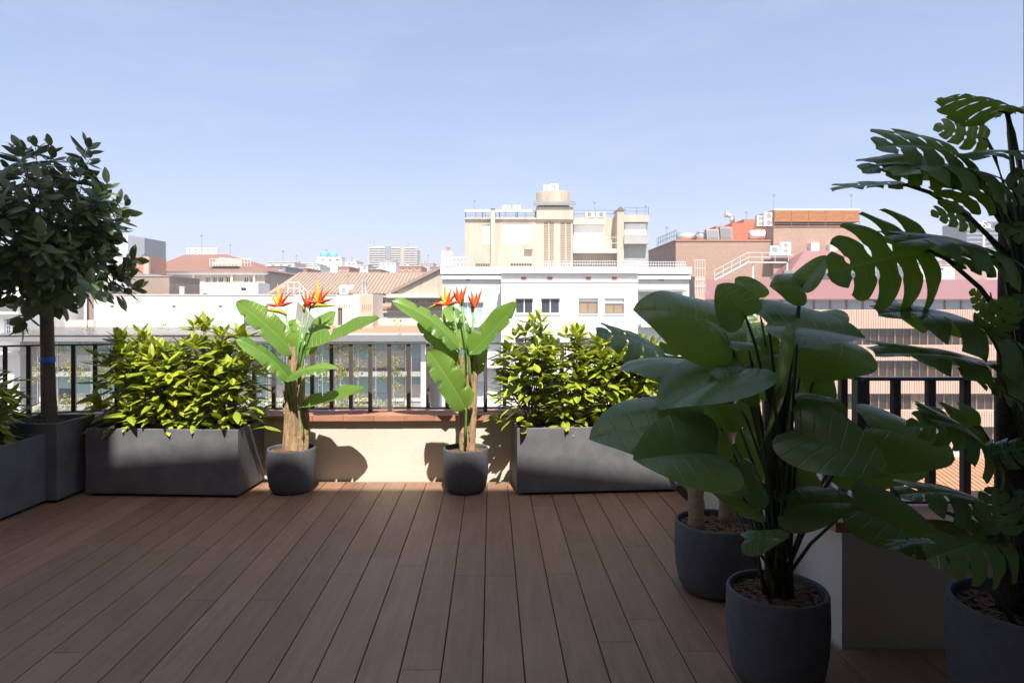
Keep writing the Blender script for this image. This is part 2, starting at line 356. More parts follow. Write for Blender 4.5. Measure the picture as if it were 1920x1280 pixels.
planter((0.595, 5.07), 5.0, 1.16, 0.42, 0.475, 'long dark rectangular planter of shrubs right of the flowering pots', 'long planters')
def pot(c, r, h, label, group=None):
    t = thing('plant_pot', (c[0], c[1], 0), label, 'pot', group)
    pr = [(0.0, 0.002), (r*.70, 0.002), (r*.80, 0.012), (r*.90, h*.14), (r*.97, h*.36), (r, h*.65), (r*.985, h*.97), (r*.965, h), (r*.915, h), (r*.90, h*.97), (r*.90, h*.8)]
    obj('body', MB().lathe(pr, (c[0], c[1], 0), 48), 'pot', t, True)
    obj('soil', MB().lathe([(0, h*.89), (r*.5, h*.90), (r*.905, h*.885)], (c[0], c[1], 0), 24), 'soil', t, True)
    chips(c, h*.90, r*.86, int(2200*r), t)
    return t
pot((-1.595, 4.94), 0.172, 0.315, 'round charcoal pot with the left bird of paradise plant', 'small round pots by the wall')
pot((-0.335, 4.94), 0.165, 0.315, 'round charcoal pot with the right bird of paradise plant', 'small round pots by the wall')
pot((0.955, 2.46), 0.178, 0.33, 'round charcoal pot in front holding the heart-leaved climber')
pot((0.965, 3.24), 0.19, 0.325, 'round charcoal pot with bare canes, behind the heart-leaved climber')
pot((1.64, 2.17), 0.225, 0.40, 'large dark pot at the right edge under the tall monstera')
# ------------------------------------------------------------------ leaves
def leaf_grid(prof, W, nu=14, nv=5, lobes=0, gap=0.5, v0=0.45, hole=0.0, arch=0.06, fold=0.25, drop=0.3, back=-0.35, fwd=0.35, wav=0.0, wn_=3.0, seed=0, split=(), sweep=0.0):
    q = random.Random(seed); V = []; Fc = []; U = []
    def pt(u, s, v, rnd_=1.0):
        w = prof(u)*W/2*rnd_; x = s*w*v
        y = u+w*v*(back+(fwd-back)*u)+sweep*w*v*v
        z = 4*arch*u*(1-u)+abs(x)*math.tan(fold)-drop*W*(v*prof(u))**2*0.5+wav*math.sin(u*wn_*6.283+s)*v*v
        return (x, y, z)
    for s in (-1, 1):
        if not lobes:
            base = len(V); cuts = {int(c*nu) for c, sd_ in split if sd_ == s}
            for i in range(nu+1):
                u = i/nu
                for j in range(nv+1):
                    v = j/nv; V.append(pt(u, s, v, 1.0-(0.45*v if i in cuts else 0))); U.append((u, .5+s*v*.5))
            for i in range(nu):
                for j in range(nv):
                    a = base+i*(nv+1)+j; f = [a, a+1, a+nv+2, a+nv+1]; Fc.append(f if s > 0 else f[::-1])
        else:
            m, nvv = 4, 9
            for l in range(lobes):
                ua, ub = l/lobes, (l+1)/lobes; uc = (ua+ub)/2; base = len(V)
                gl = gap*q.uniform(.7, 1.15); vl = v0*q.uniform(.85, 1.2); hh = hole*(q.random() < .75)
                for k in range(m+1):
                    uu = ua+(ub-ua)*k/m
                    for j in range(nvv+1):
                        v = j/nvv; gg = 0
                        if v > vl: tt = (v-vl)/(1-vl); gg = gl*(math.sin(min(1, tt*1.6)*math.pi/2)-.25*max(0, tt-.6))
                        elif 0.16 < v < 0.40: gg = hh*math.sin((v-.16)/.24*math.pi)
                        if l == 0 and k < 2: gg *= 0.3
                        if l == lobes-1 and k > 2: gg *= 0.2
                        u2 = uc+(uu-uc)*(1-gg)
                        e = (k/m-.5)*2
                        V.append(pt(u2, s, v, 1-.20*(1-k/m)**1.5*v*v-.05*(k == m)*v*v+.02*e)); U.append((uu, .5+s*v*.5))
                for k in range(m):
                    for j in range(nvv):
                        a = base+k*(nvv+1)+j; f = [a, a+1, a+nvv+2, a+nvv+1]; Fc.append(f if s > 0 else f[::-1])
    return V, Fc, U
def leaf_mesh(name, m, *a, **k):
    V, Fc, U = leaf_grid(*a, **k); me = bpy.data.meshes.new(name); me.from_pydata(V, [], Fc)
    uvl = me.uv_layers.new(name='UVMap')
    for lp in me.loops: uvl.data[lp.index].uv = U[lp.vertex_index]
    me.polygons.foreach_set('use_smooth', [True]*len(me.polygons)); me.materials.append(MATS[m]); me.update(); return me
p_ell = lambda u: max(0.02, math.sin(math.pi*min(1, max(0, u))**0.85)**0.8)
p_heart = lambda u: max(0.015, (1-min(1, u)**2.5)**0.72*(0.72+0.75*u**.6*(1-u)+0.1*(1-u)))
p_ov = lambda u: max(0.02, math.sin(math.pi*min(1, max(0, u)*.97+.03)**.62)**.72)
p_obl = lambda u: max(0.02, min(1, (u/.12)**.6 if u > 0 else 0)*min(1, ((1-u)/.32)**.55 if u < 1 else 0))
SHR = [leaf_mesh('shrub_leaf', 'leaf_shrub', p_ell, 0.38, 7, 2, arch=a, fold=f, drop=d, back=0, fwd=.1) for a, f, d in ((.05, .3, .3), (.09, .2, .5), (-.04, .35, .2))]
TRL = [leaf_mesh('tree_leaf', 'leaf_tree', p_ell, w, 6, 2, arch=a, fold=f, drop=d, back=0, fwd=.1) for w, a, f, d in ((.55, .05, .25, .4), (.48, .1, .2, .5), (.6, -.03, .3, .3))]
MON = [leaf_mesh('monstera_leaf', 'leaf_monstera', p_heart, 1.0, lobes=5, sweep=.30, gap=g_, v0=v_, hole=h_, arch=a, fold=f, drop=d, seed=s_, wav=.015)
       for g_, v_, h_, a, f, d, s_ in ((.17, .42, .22, .05, .16, .35, 1), (.20, .40, .18, .08, .1, .45, 2), (.15, .48, .25, .03, .25, .25, 3))]
PHI = [leaf_mesh('heart_leaf', 'leaf_philo', p_ov, 0.98, 18, 6, arch=a, fold=f, drop=d, back=-.55, fwd=.2, wav=w, wn_=1.6, seed=s_)
       for a, f, d, w, s_ in ((.06, .22, .45, .012, 1), (.1, .12, .6, .02, 2), (.03, .35, .3, .01, 3))]
BRD = [leaf_mesh('paddle_leaf', 'leaf_bird', p_obl, 0.34, 32, 5, arch=a, fold=f, drop=d, back=.1, fwd=.25, wav=w, wn_=2.2, split=sp)
       for a, f, d, w, sp in ((.06, .5, .3, .012, ((.3, 1), (.55, -1), (.62, 1), (.8, -1))), (.1, .38, .5, .016, ((.7, 1), (.42, -1), (.25, -1), (.5, 1))), (-.03, .6, .2, .012, ((.5, 1), (.33, -1), (.75, 1))))]
def frame(base, tip, n, wr=1.0):
    y = tip-base; L = y.length; y = y/L; n = Vector(n); z = n-y*n.dot(y)
    if z.length < 1e-3: z = Vector((0, 0, 1))
    z.normalize(); x = y.cross(z)
    M = Matrix(((x.x*wr, y.x, z.x, 0), (x.y*wr, y.y, z.y, 0), (x.z*wr, y.z, z.z, 0), (0, 0, 0, 1)))
    return Matrix.Translation(base) @ (M.to_3x3()*L).to_4x4()
# ---- shrubs
def shrub(x, y, z0, h, r, tips, seed, label, group, lean=(0, 0)):
    t = thing('shrub', (x, y, z0), label, 'shrub', group); q = random.Random(seed); st = MB()
    st.tube([(x, y, z0-.02), (x+.01, y, z0+h*.25)], [.008, .006], 6)
    for k in range(tips):
        a = q.uniform(0, 6.283); hh = h*((0.12+0.85*q.random()**.7) if k % 6 else q.uniform(1.0, 1.14)); rr = r*math.sqrt(q.uniform(.08, 1))*(1.0-.45*(hh/h)**3)
        tip = Vector((x+rr*math.cos(a)+lean[0]*hh, y+rr*math.sin(a)*.8+lean[1]*hh, z0+hh))
        b = Vector((x+q.uniform(-.03, .03), y+q.uniform(-.03, .03), z0+hh*.12)); mid = b.lerp(tip, .55)+Vector((0, 0, -.04*hh))
        st.tube([b, mid, tip], [.004, .003, .002], 5)
        ax = ((tip-mid).normalized()+Vector((0, 0, .5))).normalized()
        s1 = ax.cross(Vector((.3, .8, .1))).normalized(); s2 = ax.cross(s1)
        ph = q.uniform(0, 6.28)
        for lev, (cnt, back_, op, l0) in enumerate(((4, 0, .7, .105), (4, .025, 1.15, .15), (3, .08, 1.45, .15))):
            for c in range(cnt):
                an = ph+lev*.8+c*6.283/cnt+q.uniform(-.3, .3); o_ = op+q.uniform(-.2, .25)
                d = ax*math.cos(o_)+(s1*math.cos(an)+s2*math.sin(an))*math.sin(o_)+Vector((0, 0, -.12*lev))
                p = tip-ax*back_+(d*.008); l = l0*q.uniform(.6, 1.2)
                inst('leaf', SHR[q.randrange(3)], t, frame(p, p+d.normalized()*l, ax+Vector((q.uniform(-.2, .2), q.uniform(-.2, .2), .3)), q.uniform(.85, 1.1)))
    obj('stems', st, 'twig', t)
    mb = MB()
    for k in range(240):
        a = q.uniform(0, 6.283); rr = r*1.0*math.sqrt(q.random()); p = Vector((x+rr*math.cos(a), y+rr*math.sin(a)*.7, z0+h*q.uniform(.02, .88)))
        d = Vector((math.cos(a), math.sin(a), q.uniform(-.6, .6))).normalized(); M = frame(p, p+d*q.uniform(.10, .15), (q.uniform(-.4, .4), q.uniform(-.4, .4), 1), 1); me = SHR[k % 3]
        i = len(mb.v); mb.v += [tuple(M @ v.co) for v in me.vertices]; mb.f += [[i+j for j in f.vertices] for f in me.polygons]
    o = obj('inner_leaves', mb, 'leaf_shrub', t, True); o['kind'] = 'stuff'
    return t
zt = 0.43
for i, (x, y, h, r, n, lab) in enumerate((
        (-2.80, 5.02, .62, .25, 27, 'leafy shrub at the left end of the left long planter, partly shaded'),
        (-2.53, 4.98, .56, .24, 27, 'bright green shrub second from left in the left long planter'),
        (-2.29, 5.03, .67, .24, 27, 'bright green shrub third from left in the left long planter'),
        (-2.06, 4.98, .62, .23, 27, 'bright green shrub at the right end of the left long planter'))):
    shrub(x, y, zt, h, r, n, 11+i, lab, 'shrubs in the long planters')
for i, (x, y, h, r, n, lab) in enumerate((
        (0.14, 5.02, .70, .24, 27, 'sunlit shrub at the left end of the right long planter'),
        (0.43, 5.06, .64, .22, 27, 'sunlit shrub second from left in the right long planter'),
        (0.70, 5.08, .58, .23, 27, 'sunlit shrub third from left in the right long planter'),
        (0.98, 5.10, .58, .23, 27, 'sunlit shrub at the right end of the right long planter, behind monstera leaves'))):
    shrub(x, y, zt, h, r, n, 31+i, lab, 'shrubs in the long planters')
shrub(-3.48, 4.42, .42, .48, .26, 24, 51, 'shaded dark green shrub in the planter at the left edge', None)
# ---- standard tree
tr = thing('small_tree', (-3.27, 4.83, 0.49), 'small round-headed tree with bare trunk in the square planter', 'tree')
q = random.Random(5)
B = Vector((-3.27, 4.83, .46))
tk = MB(); tk.tube([B, B+Vector((.0, 0, .04)), B+Vector((-.012, 0, .3)), B+Vector((-.02, 0, .75)), B+Vector((-.03, 0, 1.0))], [.062, .052, .047, .043, .04], 14)
obj('trunk', tk, 'bark', tr, True)
tb = MB().lathe([(.0485, 0), (.049, .002), (.049, .036), (.0485, .038)], (B.x-.015, B.y, .94), 20); obj('trunk_band', tb, 'tape', tr, True)
CC = Vector((-3.40, 4.83, 1.86)); br = MB(); leaves = []
top = B+Vector((-.03, 0, .98))
for k in range(150):
    d = Vector((q.gauss(0, 1), q.gauss(0, 1), q.gauss(0, 1))).normalized(); rr = q.uniform(.45, 1.0)**.6
    wob = 1+.14*math.sin(d.x*5+1)*math.cos(d.z*6)+.10*math.sin(d.y*7+d.z*4)
    tip = CC+Vector((d.x*.70, d.y*.62, d.z*.60))*rr*wob
    if k % 9 == 0 and d.z > 0: tip += Vector((0, 0, .10))
    b = top.lerp(CC, q.uniform(0, .8)); mid = b.lerp(tip, .5)+Vector((q.uniform(-.04, .04), q.uniform(-.04, .04), q.uniform(0, .05)))
    br.tube([b, mid, tip], [.011 if k < 14 else .005, .005, .002], 5)
    ax = ((tip-mid).normalized()+Vector((0, 0, .55))).normalized(); s1 = ax.cross(Vector((.3, .8, .1))).normalized(); s2 = ax.cross(s1)
    for c in range(11):
        an = c*2.4+q.uniform(-.3, .3); o_ = .6+.11*c+q.uniform(-.2, .2)
        dd = (ax*math.cos(o_)+(s1*math.cos(an)+s2*math.sin(an))*math.sin(o_)+Vector((0, 0, -.18))).normalized()
        p = tip-ax*(.017*c)+dd*.01; l = q.uniform(.105, .165)*(0.75 if c < 3 else 1)
        leaves.append((p.y, p, p+dd*l, ax+Vector((q.uniform(-.4, .4), q.uniform(-.4, .4), .2)), q.uniform(.85, 1.1), q.randrange(3)))
obj('branches', br, 'twig', tr)
leaves = [l for l in leaves if l[1].x > -4.15]
leaves.sort(key=lambda l: l[0])
for k, (_, p, e, n, w, v) in enumerate(leaves[:300]): inst('leaf', TRL[v], tr, frame(p, e, n, w))
V, Fc = [], []
for (_, p, e, n, w, v) in leaves[300:]:
    M = frame(p, e, n, w); i = len(V); me = TRL[v]
    V += [tuple(M @ x.co) for x in me.vertices]; Fc += [[i+a for a in f.vertices] for f in me.polygons]
mb = MB(); mb.v = V; mb.f = Fc; o = obj('inner_leaves', mb, 'leaf_tree', tr, True); o['kind'] = 'stuff'
# ---- pixel driven leaf placement for the big-leaved plants
def L(t, meshes, b, e, W, n=(0, -.6, .8), k=None, pet=None, pm='petiole_dark', pr=.006):
    """b, e = (px, py, Y) of blade base and tip; W = blade width over its length"""
    B0, E0 = P(*b), P(*e)
    y = (E0-B0).normalized(); zz = Vector(n)-y*Vector(n).dot(y); vd = (Vector((0, 0, CH))-B0).normalized(); vd = (vd-y*vd.dot(y)).normalized()
    W = min(W/max(abs(zz.normalized().dot(vd)), .35), max(W, .95))*1.06          # W was measured as seen: undo the foreshortening
    idx = (len(t.children) if k is None else k) % len(meshes)
    o = inst('leaf', meshes[idx], t, frame(B0, E0, n, W))
    if pet is not None:
        s = Vector(pet); m1 = s.lerp(B0, .45)+Vector((0, 0, .10*(B0-s).length)); m2 = s.lerp(B0, .8)+Vector((0, 0, .07*(B0-s).length))
        y = (E0-B0).normalized()
        obj('stalk', MB().tube([s, m1, m2, B0, B0+y*.03], [pr*1.25, pr, pr*.9, pr*.75, pr*.4], 8), pm, t, True)
    return o
up, face, side = (0, -.25, 1), (0, -1, .35), (0, -.55, .8)
# philodendron, front pot
ph = thing('heart_leaf_plant', (0.955, 2.46, .30), 'large climber with entire heart-shaped leaves on a mossy pole in the front pot', 'plant')
obj('moss_pole', MB().tube([(0.965, 2.5, .27), (0.967, 2.5, .6), (0.965, 2.5, 1.06), (0.965, 2.5, 1.08)], [.04, .038, .036, .02], 14), 'moss', ph, True)
pc = lambda z, dx=0, dy=0: (0.962+dx, 2.47+dy, z)
for b, e, W_, n, pz in (
    ((1352, 612, 2.45), (1188, 582, 2.35), .62, (0.1, -.75, .5), .85),
    ((1398, 594, 2.4), (1345, 534, 2.42), 1.05, (0.3, -1, -.1), .85),
    ((1503, 536, 2.5), (1553, 480, 2.5), .55, (-.5, -.6, .3), .8),
    ((1502, 538, 2.5), (1444, 538, 2.45), .8, (0, -.8, .4), .8),
    ((1470, 600, 2.55), (1408, 580, 2.55), .75, (0, -.5, .9), .8),
    ((1440, 607, 2.45), (1622, 634, 2.45), .42, (0, -.42, .9), .8),
    ((1500, 640, 2.6), (1645, 690, 2.55), .75, (0.2, -.7, .6), .8),
    ((1450, 745, 2.25), (1480, 680, 2.42), 1.9, (0, -.8, -.45), .7),
    ((1392, 692, 2.4), (1236, 768, 2.3), .55, (-.2, -.4, .9), .8),
    ((1320, 690, 2.7), (1160, 696, 2.65), .4, (0, -.25, 1), .8),
    ((1318, 790, 2.35), (1106, 824, 2.2), .55, (0, -.62, .75), .6),
    ((1342, 848, 2.25), (1188, 862, 2.1), .72, (0, -.75, .6), .55),
    ((1353, 806, 2.5), (1332, 738, 2.55), 1.0, (-.1, -1, .3), .6),
    ((1384, 755, 2.6), (1430, 808, 2.6), .7, (.2, -.7, .6), .7),
    ((1490, 806, 2.3), (1662, 890, 2.15), .70, (0, -.72, .65), .55),
    ((1628, 800, 2.5), (1790, 862, 2.45), .62, (0, -.7, .6), .6),
    ((1570, 860, 2.6), (1740, 884, 2.6), .5, (0, -.7, .5), .6),
    ((1396, 934, 2.4), (1284, 890, 2.3), .45, (0, -.5, .8), .4),
    ((1385, 868, 2.35), (1430, 956, 2.25), .85, (.35, -.8, .5), .45),
    ((1470, 950, 2.4), (1606, 944, 2.35), .60, (0, -.6, .7), .45),
    ((1606, 952, 2.35), (1772, 1036, 2.25), .58, (.1, -.7, .6), .33),
    ((1398, 1010, 2.3), (1480, 1004, 2.25), .5, (0, -.45, .9), .33),
    ((1376, 832, 2.62), (1430, 900, 2.6), .8, (.1, -.8, .4), .5),
    ((1460, 660, 2.55), (1370, 690, 2.5), .6, (0, -.7, .6), .8),
    ((1440, 690, 2.7), (1535, 740, 2.75), .7, (0, -.7, .4), .7),
    ((1335, 880, 2.65), (1290, 830, 2.7), .8, (0, -.7, .5), .4),
    ((1420, 560, 2.6), (1380, 520, 2.65), .8, (0, -.9, .3), .8),
    ((1520, 610, 2.65), (1590, 590, 2.7), .6, (0, -.6, .7), .8),
    ((1530, 700, 2.6), (1560, 760, 2.6), .9, (.2, -.9, .2), .7),
    ((1400, 640, 2.5), (1330, 640, 2.45), .6, (0, -.5, .8), .8),
    ((1410, 720, 2.4), (1330, 700, 2.35), .6, (0, -.6, .7), .7),
    ((1480, 880, 2.5), (1540, 920, 2.5), .8, (.1, -.8, .5), .45),
    ((1420, 900, 2.5), (1360, 930, 2.5), .7, (0, -.7, .6), .45),
    ((1500, 760, 2.45), (1590, 770, 2.4), .7, (0, -.7, .6), .6),
):
    hz = min(pz, Z(b[1], b[2])-.08)
    L(ph, PHI, b, e, W_/.92, n, pet=pc(max(.31, hz-.25) if hz > .6 else .31, rng.uniform(-.07, .07) if hz < .6 else rng.uniform(-.03, .03), rng.uniform(-.06, .0)))
# cane plant behind
cp = thing('cane_monstera', (0.965, 3.24, .29), 'split-leaf plant on bare ringed canes in the pot behind the front climber', 'plant')
def cane(px, Y, y1, r):
    b = P(px, 985, Y); b.z = .28; e = P(px-4, y1, Y+.1)
    pts = [b.lerp(e, k/12) for k in range(13)]; obj('cane', MB().tube(pts, [r*(1.12 if k % 2 else .95) for k in range(13)], 12), 'cane', cp, True)
cane(1306, 3.2, 800, .038); cane(1362, 3.3, 770, .034); cane(1385, 3.36, 840, .03)
ct = P(1335, 800, 3.3)
for b, e, W_, n, k in (
    ((1246, 666, 3.3), (1118, 624, 3.2), .62, (.15, -.5, .9), 1),
    ((1287, 685, 3.5), (1288, 600, 3.55), 1.15, (.05, -1, .2), 0),
    ((1384, 668, 4.15), (1402, 588, 4.2), 1.3, (.0, -1, .35), 0),
    ((1400, 580, 4.3), (1445, 567, 4.3), .8, (0, -.7, .6), 2),
    ((1345, 640, 3.6), (1330, 700, 3.55), .9, (0, -1, .3), 1),
    ((1420, 640, 3.7), (1365, 600, 3.7), .7, (0, -.6, .7), 2),
    ((1345, 700, 3.3), (1270, 735, 3.2), .6, (0, -.6, .8), 2),
    ((1540, 600, 3.3), (1425, 590, 3.2), .3, (0, -.3, 1), 1),
    ((1395, 800, 3.5), (1445, 850, 3.5), .9, (0, -.8, .5), 1),
    ((1330, 900, 3.3), (1400, 850, 3.35), .9, (0, -.8, .5), 0),
):
    L(cp, MON, b, e, W_, n, k=k, pet=tuple(ct+Vector((rng.uniform(-.06, .06), rng.uniform(-.05, .1), rng.uniform(-.15, .02)))), pr=.0065)
# tall monstera
mo = thing('tall_monstera', (1.64, 2.17, .36), 'tall monstera with split leaves climbing a dark mossy pole at the right edge', 'plant')
mx_ = X(1897, 2.2)
obj('moss_pole', MB().tube([(mx_, 2.2, .34), (mx_, 2.2, .9), (mx_+.005, 2.2, 1.66), (mx_+.005, 2.2, 1.68)], [.045, .043, .04, .02], 14), 'moss', mo, True)
for b, e, W_, n, k in (
    ((1887, 212, 2.2), (1768, 184, 2.15), .55, (0, -.12, 1), 1),
    ((1890, 212, 2.2), (1990, 190, 2.2), .6, (0, -.15, 1), 0),
    ((1800, 290, 2.15), (1642, 276, 2.05), .62, (0.1, -.55, .6), 0),
    ((1850, 262, 2.3), (1750, 240, 2.35), .75, (0, -.8, .5), 2),
    ((1760, 303, 2.15), (1616, 322, 2.1), .5, (0, -.5, .8), 1),
    ((1850, 330, 2.1), (1672, 326, 1.98), .60, (0, -.38, .9), 1),
    ((1852, 335, 2.1), (1775, 395, 2.0), .85, (-.3, -.8, .5), 0),
    ((1700, 347, 2.2), (1560, 358, 2.2), .3, (0, -.25, 1), 2),
    ((1910, 285, 2.1), (1822, 300, 2.0), .5, (0, -.25, .9), 0),
    ((1900, 320, 2.0), (1990, 370, 1.95), .8, (0, -.6, .7), 1),
    ((1742, 470, 2.1), (1552, 512, 2.0), .84, (.1, -1, .28), 0),
    ((1872, 482, 2.1), (1678, 456, 1.95), .42, (0, -.35, .9), 1),
    ((1822, 415, 2.3), (1745, 402, 2.3), .7, (0, -.7, .6), 2),
    ((1880, 490, 2.15), (1785, 500, 2.1), .6, (0, -.5, .8), 0),
    ((1895, 640, 2.1), (1646, 588, 2.0), .36, (0, -.33, .95), 1),
    ((1905, 700, 2.1), (1640, 664, 1.98), .28, (0, -.22, 1), 0),
    ((1862, 590, 2.25), (1818, 545, 2.25), 1.0, (.2, -.9, .3), 2),
    ((1850, 620, 2.0), (1905, 560, 1.98), .9, (-.2, -.9, .4), 2),
    ((1855, 845, 2.1), (1728, 782, 2.0), .75, (0, -.5, .8), 1),
    ((1850, 850, 2.05), (1960, 840, 1.98), .7, (0, -.5, .8), 0),
    ((1838, 800, 2.25), (1700, 800, 2.3), .7, (0, -.7, .5), 2),
    ((1855, 950, 2.1), (1686, 928, 2.0), .36, (0, -.35, .95), 1),
    ((1880, 1005, 2.0), (1738, 1048, 1.9), .75, (0, -.75, .6), 0),
    ((1876, 1000, 1.95), (1858, 912, 2.0), .9, (-.3, -.9, .2), 2),
    ((1770, 1020, 2.2), (1664, 1027, 2.15), .35, (0, -.3, 1), 1),
    ((1890, 740, 2.05), (1800, 700, 2.0), .6, (0, -.5, .8), 2),
    ((1900, 560, 2.05), (1985, 600, 2.0), .8, (0, -.6, .7), 0),
    ((1900, 930, 2.0), (1990, 980, 1.95), .9, (0, -.6, .7), 1),
    ((1890, 420, 2.05), (1960, 470, 1.95), .9, (0, -.6, .7), 2),
):
    zb = Z(b[1], b[2]); z0 = max(.37, min(zb-.28, 1.45)); lo = z0 < .4
    L(mo, MON, b, e, W_, n, k=k, pet=(mx_+(rng.uniform(-.1, .06) if lo else rng.uniform(-.03, .03)), 2.17+(rng.uniform(-.06, .08) if lo else -.03), z0), pr=.0075)
# ---- bird of paradise plants
def bird(px, label, lv, fl, trunks):
    Y0 = 4.94; c = P(px, 845, Y0)
    t = thing('bird_of_paradise', (c.x, c.y, .28), label, 'plant', 'bird of paradise plants')
    for (bx, by, tx, ty, r, yo) in trunks:
        b = P(bx, by, Y0+yo); b.z = .27; e = P(tx, ty, Y0+yo); mb = MB(); n = 9
        pts = [b.lerp(e, k/n)+Vector((rng.uniform(-.004, .004), rng.uniform(-.004, .004), 0)) for k in range(n+1)]
        mb.tube(pts, [r*rng.uniform(.85, 1.1)*(1-.25*k/n) for k in range(n+1)], 10)
        for k in range(8):      # overlapping dry sheaths
            a = k*.785+rng.uniform(-.3, .3); o_ = Vector((math.cos(a), math.sin(a), 0))*r*.78; f0, f1 = rng.uniform(0, .25), rng.uniform(.55, 1.02)
            pp = [b.lerp(e, f0+(f1-f0)*j/5)+o_*(1-.25*(f0+(f1-f0)*j/5))+Vector((rng.uniform(-.004, .004), rng.uniform(-.004, .004), 0)) for j in range(6)]
            mb.tube(pp, [r*.30, r*.36, r*.33, r*.30, r*.26, r*.12], 6)
        for k in range(9):      # peeling sheath ends
            p = b.lerp(e, rng.uniform(.35, 1)); a = rng.uniform(0, 6.28); o_ = Vector((math.cos(a), math.sin(a), 0))*r
            mb.tube([p+o_*.7, p+o_*1.0+Vector((0, 0, .04)), p+o_*1.25+Vector((0, 0, .075))], [.008, .006, .0015], 5)
        obj('trunk', mb, 'fibre', t, False)
    for (b, e, W_, n, k, s) in lv:
        b = (b[0], b[1], Y0+b[2]); e = (e[0], e[1], Y0+e[2]); st = P(s[0], s[1], Y0+s[2])
        L(t, BRD, b, e, W_, n, k=k, pet=tuple(st), pm='stalk', pr=.009)
    for (path, fx, fy, sgn, kind) in fl:
        pts = [P(a, b_, Y0+.02) for a, b_ in path]
        obj('flower_stalk', MB().tube(pts, [.009]+[.008]*(len(pts)-2)+[.007], 8), 'stalk', t, True)
        f = P(fx, fy, Y0); k = 4.94/F      # metres per photo pixel here
        hd = bpy.data.objects.new('flower', None); col.objects.link(hd); hd.parent = t; hd.location = pts[-1]-wl(t)
        if kind == 'side':
            a = pts[-1]; e = P(fx+sgn*34, fy+17, Y0-.01)
            obj('spathe', MB().tube([a+Vector((-sgn*.012, 0, -.01)), a.lerp(e, .25)+Vector((0, 0, .012)), a.lerp(e, .6)+Vector((0, 0, .006)), e], [.010, .019, .014, .002], 8), 'spathe', hd, True)
            tips = ((-26, -4, 'flower_red'), (-14, -24, 'flower_yellow'), (-2, -42, 'flower_yellow'), (10, -30, 'flower_orange'), (24, -26, 'flower_orange'), (30, -8, 'flower_red'))
        else:
            tips = ((-14, -26, 'flower_red'), (-7, -34, 'flower_orange'), (4, -30, 'flower_red'), (14, -36, 'flower_orange'))
            obj('spathe', MB().tube([pts[-1]+Vector((0, 0, -.02)), pts[-1]+Vector((0, 0, .02)), pts[-1]+Vector((.01, 0, .05))], [.009, .016, .006], 8), 'spathe', hd, True)
        b = P(fx, fy+12, Y0)
        for i, (dx, dy, m) in enumerate(tips):
            e = P(fx+dx, fy+12+dy*1.05, Y0+((i*37) % 5-2)*.014); md = b.lerp(e, .5)+Vector((0, 0, .004))
            n = (e-b).cross(Vector((0, 1, 0))).normalized()*.0125
            q_ = MB(); q_.v = [tuple(v) for v in (b-n*.4, b.lerp(e, .3)-n+Vector((0, .004, 0)), b.lerp(e, .65)-n*.7, e, b.lerp(e, .65)+n*.7, b.lerp(e, .3)+n+Vector((0, .004, 0)), b+n*.4, b.lerp(e, .35)+Vector((0, -.012, 0)), b.lerp(e, .68)+Vector((0, -.008, 0)))]
            q_.f = [[0, 1, 7], [1, 2, 8, 7], [2, 3, 8], [3, 4, 8], [4, 5, 7, 8], [5, 6, 7], [0, 7, 6]]
            obj('petal', q_, m, hd)
    return t
bird(546, 'left of the two flowering bird of paradise plants, by the left long planter', (
    ((554, 664, .02), (443, 566, -.12), 1.0, (.5, -.75, .5), 0, (553, 720, .02)),
    ((546, 714, -.05), (441, 636, -.2), 1.0, (-.25, -.5, .9), 1, (552, 790, 0)),
    ((574, 655, 0), (712, 597, -.05), .62, (-.2, -.45, .9), 2, (560, 720, .02)),
    ((566, 668, .1), (629, 584, .22), 1.25, (-.5, -.9, .3), 1, (560, 720, .05)),
    ((536, 712, -.08), (632, 692, -.22), .85, (0, -.45, .9), 1, (552, 780, 0)),
    ((563, 764, -.06), (684, 730, -.15), .72, (-.1, -.4, .95), 2, (570, 835, -.02)),
    ((566, 662, .05), (545, 600, .2), .8, (.3, -.9, .3), 0, (560, 720, .05)),
), (([(556, 700), (546, 640), (535, 588)], 522, 562, -1, 'side'), ([(560, 705), (566, 650), (582, 575)], 596, 556, 1, 'side'), ([(557, 705), (558, 660), (570, 580)], 578, 566, 1, 'up')),
    ((538, 842, 539, 715, .026, 0), (552, 845, 549, 650, .030, .01), (565, 843, 567, 690, .024, -.02), (574, 842, 577, 760, .014, -.03)))
bird(873, 'right of the two flowering bird of paradise plants, by the right long planter', (
    ((862, 655, -.02), (735, 564, -.12), .75, (-.3, -.45, .9), 1, (870, 730, 0)),
    ((872, 655, .1), (838, 574, .24), 1.35, (.3, -.9, .3), 1, (872, 720, .05)),
    ((858, 690, .02), (782, 606, -.02), .85, (.55, -.7, .4), 0, (868, 760, 0)),
    ((874, 768, -.1), (803, 657, -.2), 1.15, (.35, -.9, .3), 0, (873, 838, -.05)),
    ((880, 664, -.02), (970, 568, -.1), .95, (-.5, -.8, .3), 2, (882, 730, 0)),
    ((892, 705, .1), (912, 625, .2), .9, (-.2, -.9, .3), 0, (890, 770, .05)),
), (([(868, 700), (858, 640), (849, 566)], 836, 560, -1, 'side'), ([(876, 700), (874, 640), (866, 568)], 862, 558, 1, 'up'), ([(884, 690), (887, 640), (886, 580)], 890, 566, 1, 'up')),
    ((866, 842, 866, 668, .023, 0), (884, 842, 892, 665, .026, .01), (876, 842, 880, 640, .018, .02)))
